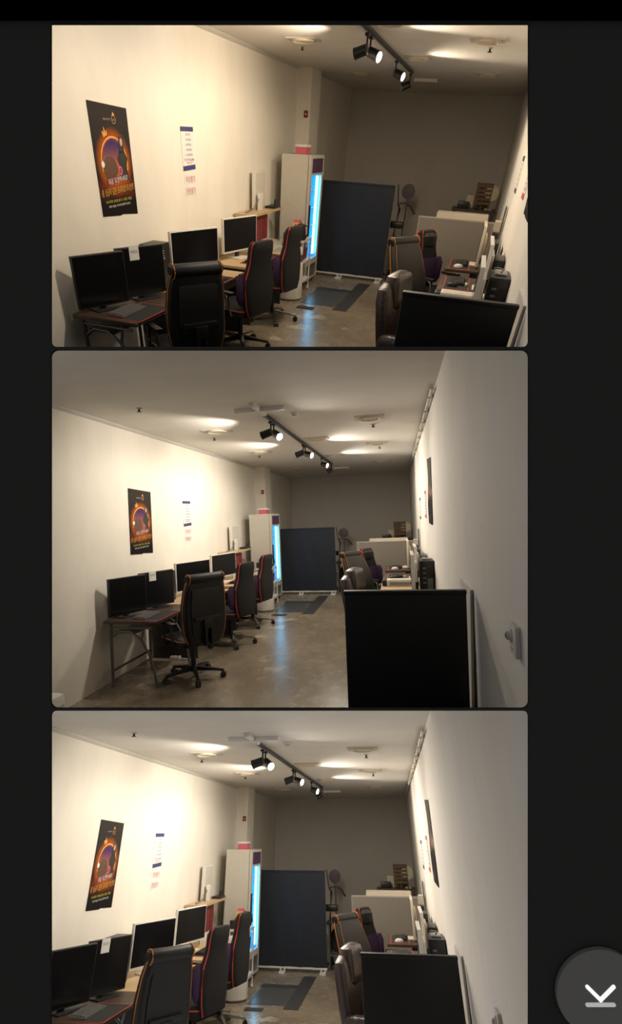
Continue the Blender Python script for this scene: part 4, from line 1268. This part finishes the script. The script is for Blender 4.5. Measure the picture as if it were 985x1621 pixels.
def far_end(rm):
    # black bench and exercise machine beside the navy screen
    t = Thing(rm, 'exercise_machine', 'black exercise machine with curved handlebar behind the navy screen', 'exercise machine', (-1.12, 7.45, 0))
    t.part('frame', G().tube([(-0.25, 0, 0.03), (0.25, 0, 0.03)], 0.02, 8), BLK2)
    t.part('post', G().tube([(-0.10, 0, 0.03), (-0.13, 0, 0.60), (-0.09, 0, 1.05), (-0.13, 0, 1.12)], 0.018, 8), BLK2)
    t.part('handlebar', G().tube([(-0.13, 0, 1.12), (0.0, 0.02, 1.14), (0.10, 0.02, 1.08), (0.17, 0.02, 0.98)], 0.017, 8), BLK)
    t.part('pole', G().tube([(-0.13, 0.02, 1.10), (-0.17, 0.02, 1.38)], 0.010, 6), BLK)
    t.part('seat', G().rbox(-0.24, 0.02, -0.06, 0.06, 0.76, 0.86, 0.03), BLK)
    t.part('flywheel', G().tube([(0.06, -0.05, 0.36), (0.06, 0.05, 0.36)], 0.20, 18), BLK)
    t.end()
    t = Thing(rm, 'steel_bench', 'dark bench with thin legs behind the navy screen', 'bench', (-1.26, 6.98, 0))
    t.part('top', G().box(0, 0.40, 0, 0.30, 0.62, 0.66), BLK2, smooth=False)
    for x in (0.02, 0.36):
        for y in (0.02, 0.26):
            t.part('leg', G().box(x, x + 0.02, y, y + 0.02, 0, 0.62), GREYM, smooth=False)
    t.part('shelf', G().box(0.02, 0.38, 0.02, 0.28, 0.2, 0.22), GREYM, smooth=False)
    t.end()
    t = Thing(rm, 'pedestal_fan', 'round grey pedestal fan by the dark end wall', 'fan', (-1.36, 9.7, 0), -pi / 2)
    t.part('base', G().lathe([(0.18, 0), (0.17, 0.03), (0.03, 0.05)], n=18), GREYM)
    t.part('pole', G().tube([(0, 0, 0.04), (0, 0, 1.05)], 0.014, 8), GREYM)
    t.part('guard', G().tube([(0.0, 0, 1.16), (0.02, 0, 1.16), (0.07, 0, 1.16), (0.09, 0, 1.16)], [0.06, 0.13, 0.13, 0.05], 20), mat('mauve_plastic', (0.14, 0.11, 0.13), 0.6))
    t.part('motor', G().tube([(-0.10, 0, 1.16), (0.0, 0, 1.16)], [0.04, 0.055], 12), GREYM)
    t.end()
    # clutter at the right of the end wall
    t = Thing(rm, 'storage_table', 'brown table with clutter at the dark right end of the hall', 'table', (-0.42, 8.8, 0))
    t.part('top', G().box(0, 0.78, 0, 0.45, 0.98, 1.02), DKWOOD, smooth=False)
    for x in (0.02, 0.72):
        for y in (0.02, 0.39):
            t.part('leg', G().box(x, x + 0.04, y, y + 0.04, 0, 0.98), DKWOOD, smooth=False)
    t.end()
    t = Thing(rm, 'slatted_crate', 'brown slatted crate on the table at the dark end', 'crate', (-0.06, 8.86, 1.02))
    for i in range(5):
        t.part('slat', G().box(0, 0.28, 0, 0.012, 0.08 + 0.065 * i, 0.125 + 0.065 * i), WICKER, smooth=False)
    for x in (0, 0.13, 0.265):
        t.part('upright', G().box(x, x + 0.018, 0.012, 0.03, 0, 0.41), WICKER, smooth=False)
    t.part('back', G().box(0, 0.28, 0.25, 0.262, 0, 0.40), WICKER, smooth=False)
    t.end()
    t = Thing(rm, 'desk_fan', 'pale desk fan on the table at the dark end', 'fan', (0.22, 8.95, 1.02), -pi / 2)
    t.part('base', G().lathe([(0.07, 0), (0.07, 0.02), (0.015, 0.03), (0.015, 0.16)], n=14), AGED)
    t.part('guard', G().tube([(0.0, 0, 0.26), (0.02, 0, 0.26), (0.06, 0, 0.26), (0.075, 0, 0.26)], [0.05, 0.12, 0.12, 0.05], 18), AGED)
    t.end()
    one(rm, 'storage_box', 'dark box on the table left of the slatted crate', 'box', (-0.34, 8.9, 1.02), G().rbox(0, 0.20, 0, 0.25, 0, 0.10, 0.01), BLK2)
    one(rm, 'storage_box', 'pale box on the table beside the slatted crate', 'box', (-0.20, 9.1, 1.02), G().box(0, 0.13, 0, 0.12, 0, 0.20), AGED)
    t = Thing(rm, 'leaning_board', 'thin dark board leaning on the right wall beyond the desks', 'board', (0.365, 5.12, 0))
    t.part('board', G().box(0, 0.012, 0, 0.20, 0.0, 1.36), GREYM, smooth=False)
    t.part('edge', G().box(-0.004, 0.0, 0, 0.012, 0.0, 1.36), BLK2, smooth=False)
    t.end()
    t = Thing(rm, 'paper_stack', 'pale stack of boxes beside the grey partition by the right wall', 'box', (0.30, 5.42, 0))
    t.part('carton', G().box(0, 0.08, 0, 0.2, 0, 1.06), AGED, smooth=False)
    t.part('lid', G().box(-0.004, 0.084, -0.01, 0.21, 1.06, 1.17), CREAM, smooth=False)
    t.end()


def floor_things(rm):
    one(rm, 'floor_mat', 'dark rubber mat strip running toward the navy screen', 'mat', (-1.50, 5.70, 0), G().box(-0.10, 0.10, -0.95, 0.90, 0, 0.006), RUBBER, smooth=False, group='floor mats')
    one(rm, 'floor_mat', 'grey rubber mat on the floor before the navy screen', 'mat', (-1.86, 5.75, 0), G().box(-0.26, 0.25, -0.85, 0.06, 0, 0.005), GREYMAT, smooth=False, group='floor mats')
    one(rm, 'floor_mat', 'dark cross strip of mat before the drinks fridge', 'mat', (-1.86, 5.90, 0), G().box(-0.28, 0.26, -0.08, 0.10, 0, 0.006), RUBBER, smooth=False, group='floor mats')
    one(rm, 'floor_mat', 'small dark mat on the floor beside the air purifier', 'mat', (-1.97, 4.67, 0), G().box(-0.12, 0.12, -0.07, 0.07, 0, 0.006), RUBBER, smooth=False, group='floor mats')
    # white appliance by the entrance
    t = Thing(rm, 'white_heater', 'white rounded appliance on the floor at the left entrance', 'appliance', (-2.62, -0.25, 0))
    t.part('body', G().rbox(-0.28, 0.03, -0.28, 0.18, 0.03, 0.34, 0.05), WHITE)
    t.part('panel', G().box(0.03, 0.034, 0.0, 0.14, 0.10, 0.26), IVORY, smooth=False)
    for i in range(3):
        t.part('button', G().box(0.034, 0.038, 0.03 + 0.035 * i, 0.05 + 0.035 * i, 0.19 + 0.012 * i, 0.202 + 0.012 * i), NAVYINK, smooth=False)
    for y in (-0.2, 0.1):
        t.part('foot', G().box(-0.24, 0.0, y, y + 0.04, 0, 0.03), GREYM, smooth=False)
    t.end()


# ------------------------------------------------------------------ front wall with three openings
def front_wall():
    cu = bpy.data.curves.new('front_outline', 'CURVE')
    cu.dimensions = '2D'
    cu.fill_mode = 'BOTH'
    def loop(pts):
        sp = cu.splines.new('POLY')
        sp.points.add(len(pts) - 1)
        for p, (x, z) in zip(sp.points, pts):
            p.co = (x, z, 0, 1)
        sp.use_cyclic_u = True
    loop([(-2.4, -1.6), (2.8, -1.6), (2.8, 5.0), (-2.4, 5.0)])
    for i, (l, b, r, t) in enumerate(OPEN):
        x0, z0 = face(l, b); x1, z1 = face(r, t)
        rad = 11 / FPX * FRONT
        pts = []
        for k, (cx, cz, sq) in enumerate(((x1, z1, i == 0), (x0, z1, i == 0), (x0, z0, False), (x1, z0, False))):
            if sq:
                pts.append((cx, cz)); continue
            ox = cx - rad if k in (0, 3) else cx + rad
            oz = cz - rad if k in (0, 1) else cz + rad
            for j in range(7):
                a = pi / 2 * (k + j / 6)
                pts.append((ox + rad * cos(a), oz + rad * sin(a)))
        loop(pts)
    cu.extrude = 0.003
    ob = bpy.data.objects.new('front_outline', cu)
    COL.objects.link(ob)
    dg = bpy.context.evaluated_depsgraph_get()
    me = bpy.data.meshes.new_from_object(ob.evaluated_get(dg))
    bpy.data.objects.remove(ob)
    me.name = 'wall_front'
    me.materials.clear(); me.materials.append(FRONTM)
    w = bpy.data.objects.new('wall_front', me)
    COL.objects.link(w)
    w.location = (0, FRONT, 0); w.rotation_euler = (pi / 2, 0, 0)
    w['kind'] = 'structure'

    def plain(name, g, m, kind='structure', parent=None):
        me = bpy.data.meshes.new(name); me.from_pydata(g.v, [], g.f); me.materials.append(m)
        bm = bmesh.new(); bm.from_mesh(me); bmesh.ops.recalc_face_normals(bm, faces=bm.faces[:]); bm.to_mesh(me); bm.free()
        o = bpy.data.objects.new(name, me); COL.objects.link(o)
        if kind:
            o['kind'] = kind
        o.parent = parent
        return o
    zt = face(0, 36.5)[1]
    plain('trim_2', G().box(-2.4, 2.8, FRONT - 0.012, FRONT - 0.004, zt, 5.0), BLACKBAR)
    # added unseen dividers that stop light leaking between the rooms
    for lv, e in ((552.0, 0.55), (1122.5, 0.45)):
        a, b = -(lv - e - 828) / FPX, -(lv + e - 828) / FPX
        y0, y1 = FRONT + 0.02, 75.0
        g = G()
        g.add([(x, y, 1.6 + s * y) for y in (y0, y1) for s in (b, a) for x in (-0.62 * y, 0.62 * y)],
              [(0, 1, 3, 2), (4, 6, 7, 5), (0, 4, 5, 1), (2, 3, 7, 6), (0, 2, 6, 4), (1, 5, 7, 3)])
        plain('unseen_light_divider', g, DIVIDERM)
    # round button with the save arrow
    root = bpy.data.objects.new('round_button', None); COL.objects.link(root)
    k = FRONT / FPX
    cx, cz = face(943.5, 1562)
    root.location = (cx, FRONT - 0.004, cz - 67 * k)
    root['label'] = 'round dark grey button with white download arrow on the charcoal front wall'
    root['category'] = 'button'
    n = 72
    g = G().loft([[(67 * k * cos(2 * pi * i / n), y, 67 * k + 67 * k * sin(2 * pi * i / n)) for i in range(n)] for y in (0, -0.006)])
    plain('disc', g, BUTTON, None, root)
    def stroke(pts, w, y):
        g = G()
        for (x0, z0), (x1, z1) in zip(pts, pts[1:]):
            d = Vector((x1 - x0, z1 - z0)).normalized()
            a0 = math.atan2(d.y, d.x)
            o = [(x1 + w * cos(a0 + t), z1 + w * sin(a0 + t)) for t in [(-pi / 2 + pi * j / 10) for j in range(11)]] + [(x0 + w * cos(a0 + t), z0 + w * sin(a0 + t)) for t in [(pi / 2 + pi * j / 10) for j in range(11)]]
            g.loft([[(x * k, yy, (67 + z) * k) for x, z in o] for yy in (y, y - 0.002)])
        return g
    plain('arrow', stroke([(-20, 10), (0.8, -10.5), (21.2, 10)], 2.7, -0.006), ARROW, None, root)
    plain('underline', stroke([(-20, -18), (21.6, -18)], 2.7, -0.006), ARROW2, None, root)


front_wall()
for rm in ROOMS:
    shell(rm)
for rm in ROOMS:
    ceiling(rm)
    partitions(rm)
    left_row(rm)
    right_row(rm)
    kitchen_corner(rm)
    ring_poster(rm)
    dark_poster(rm)
    notices(rm)
    far_end(rm)
    floor_things(rm)
    conduit(rm)
    wall_switch(rm)
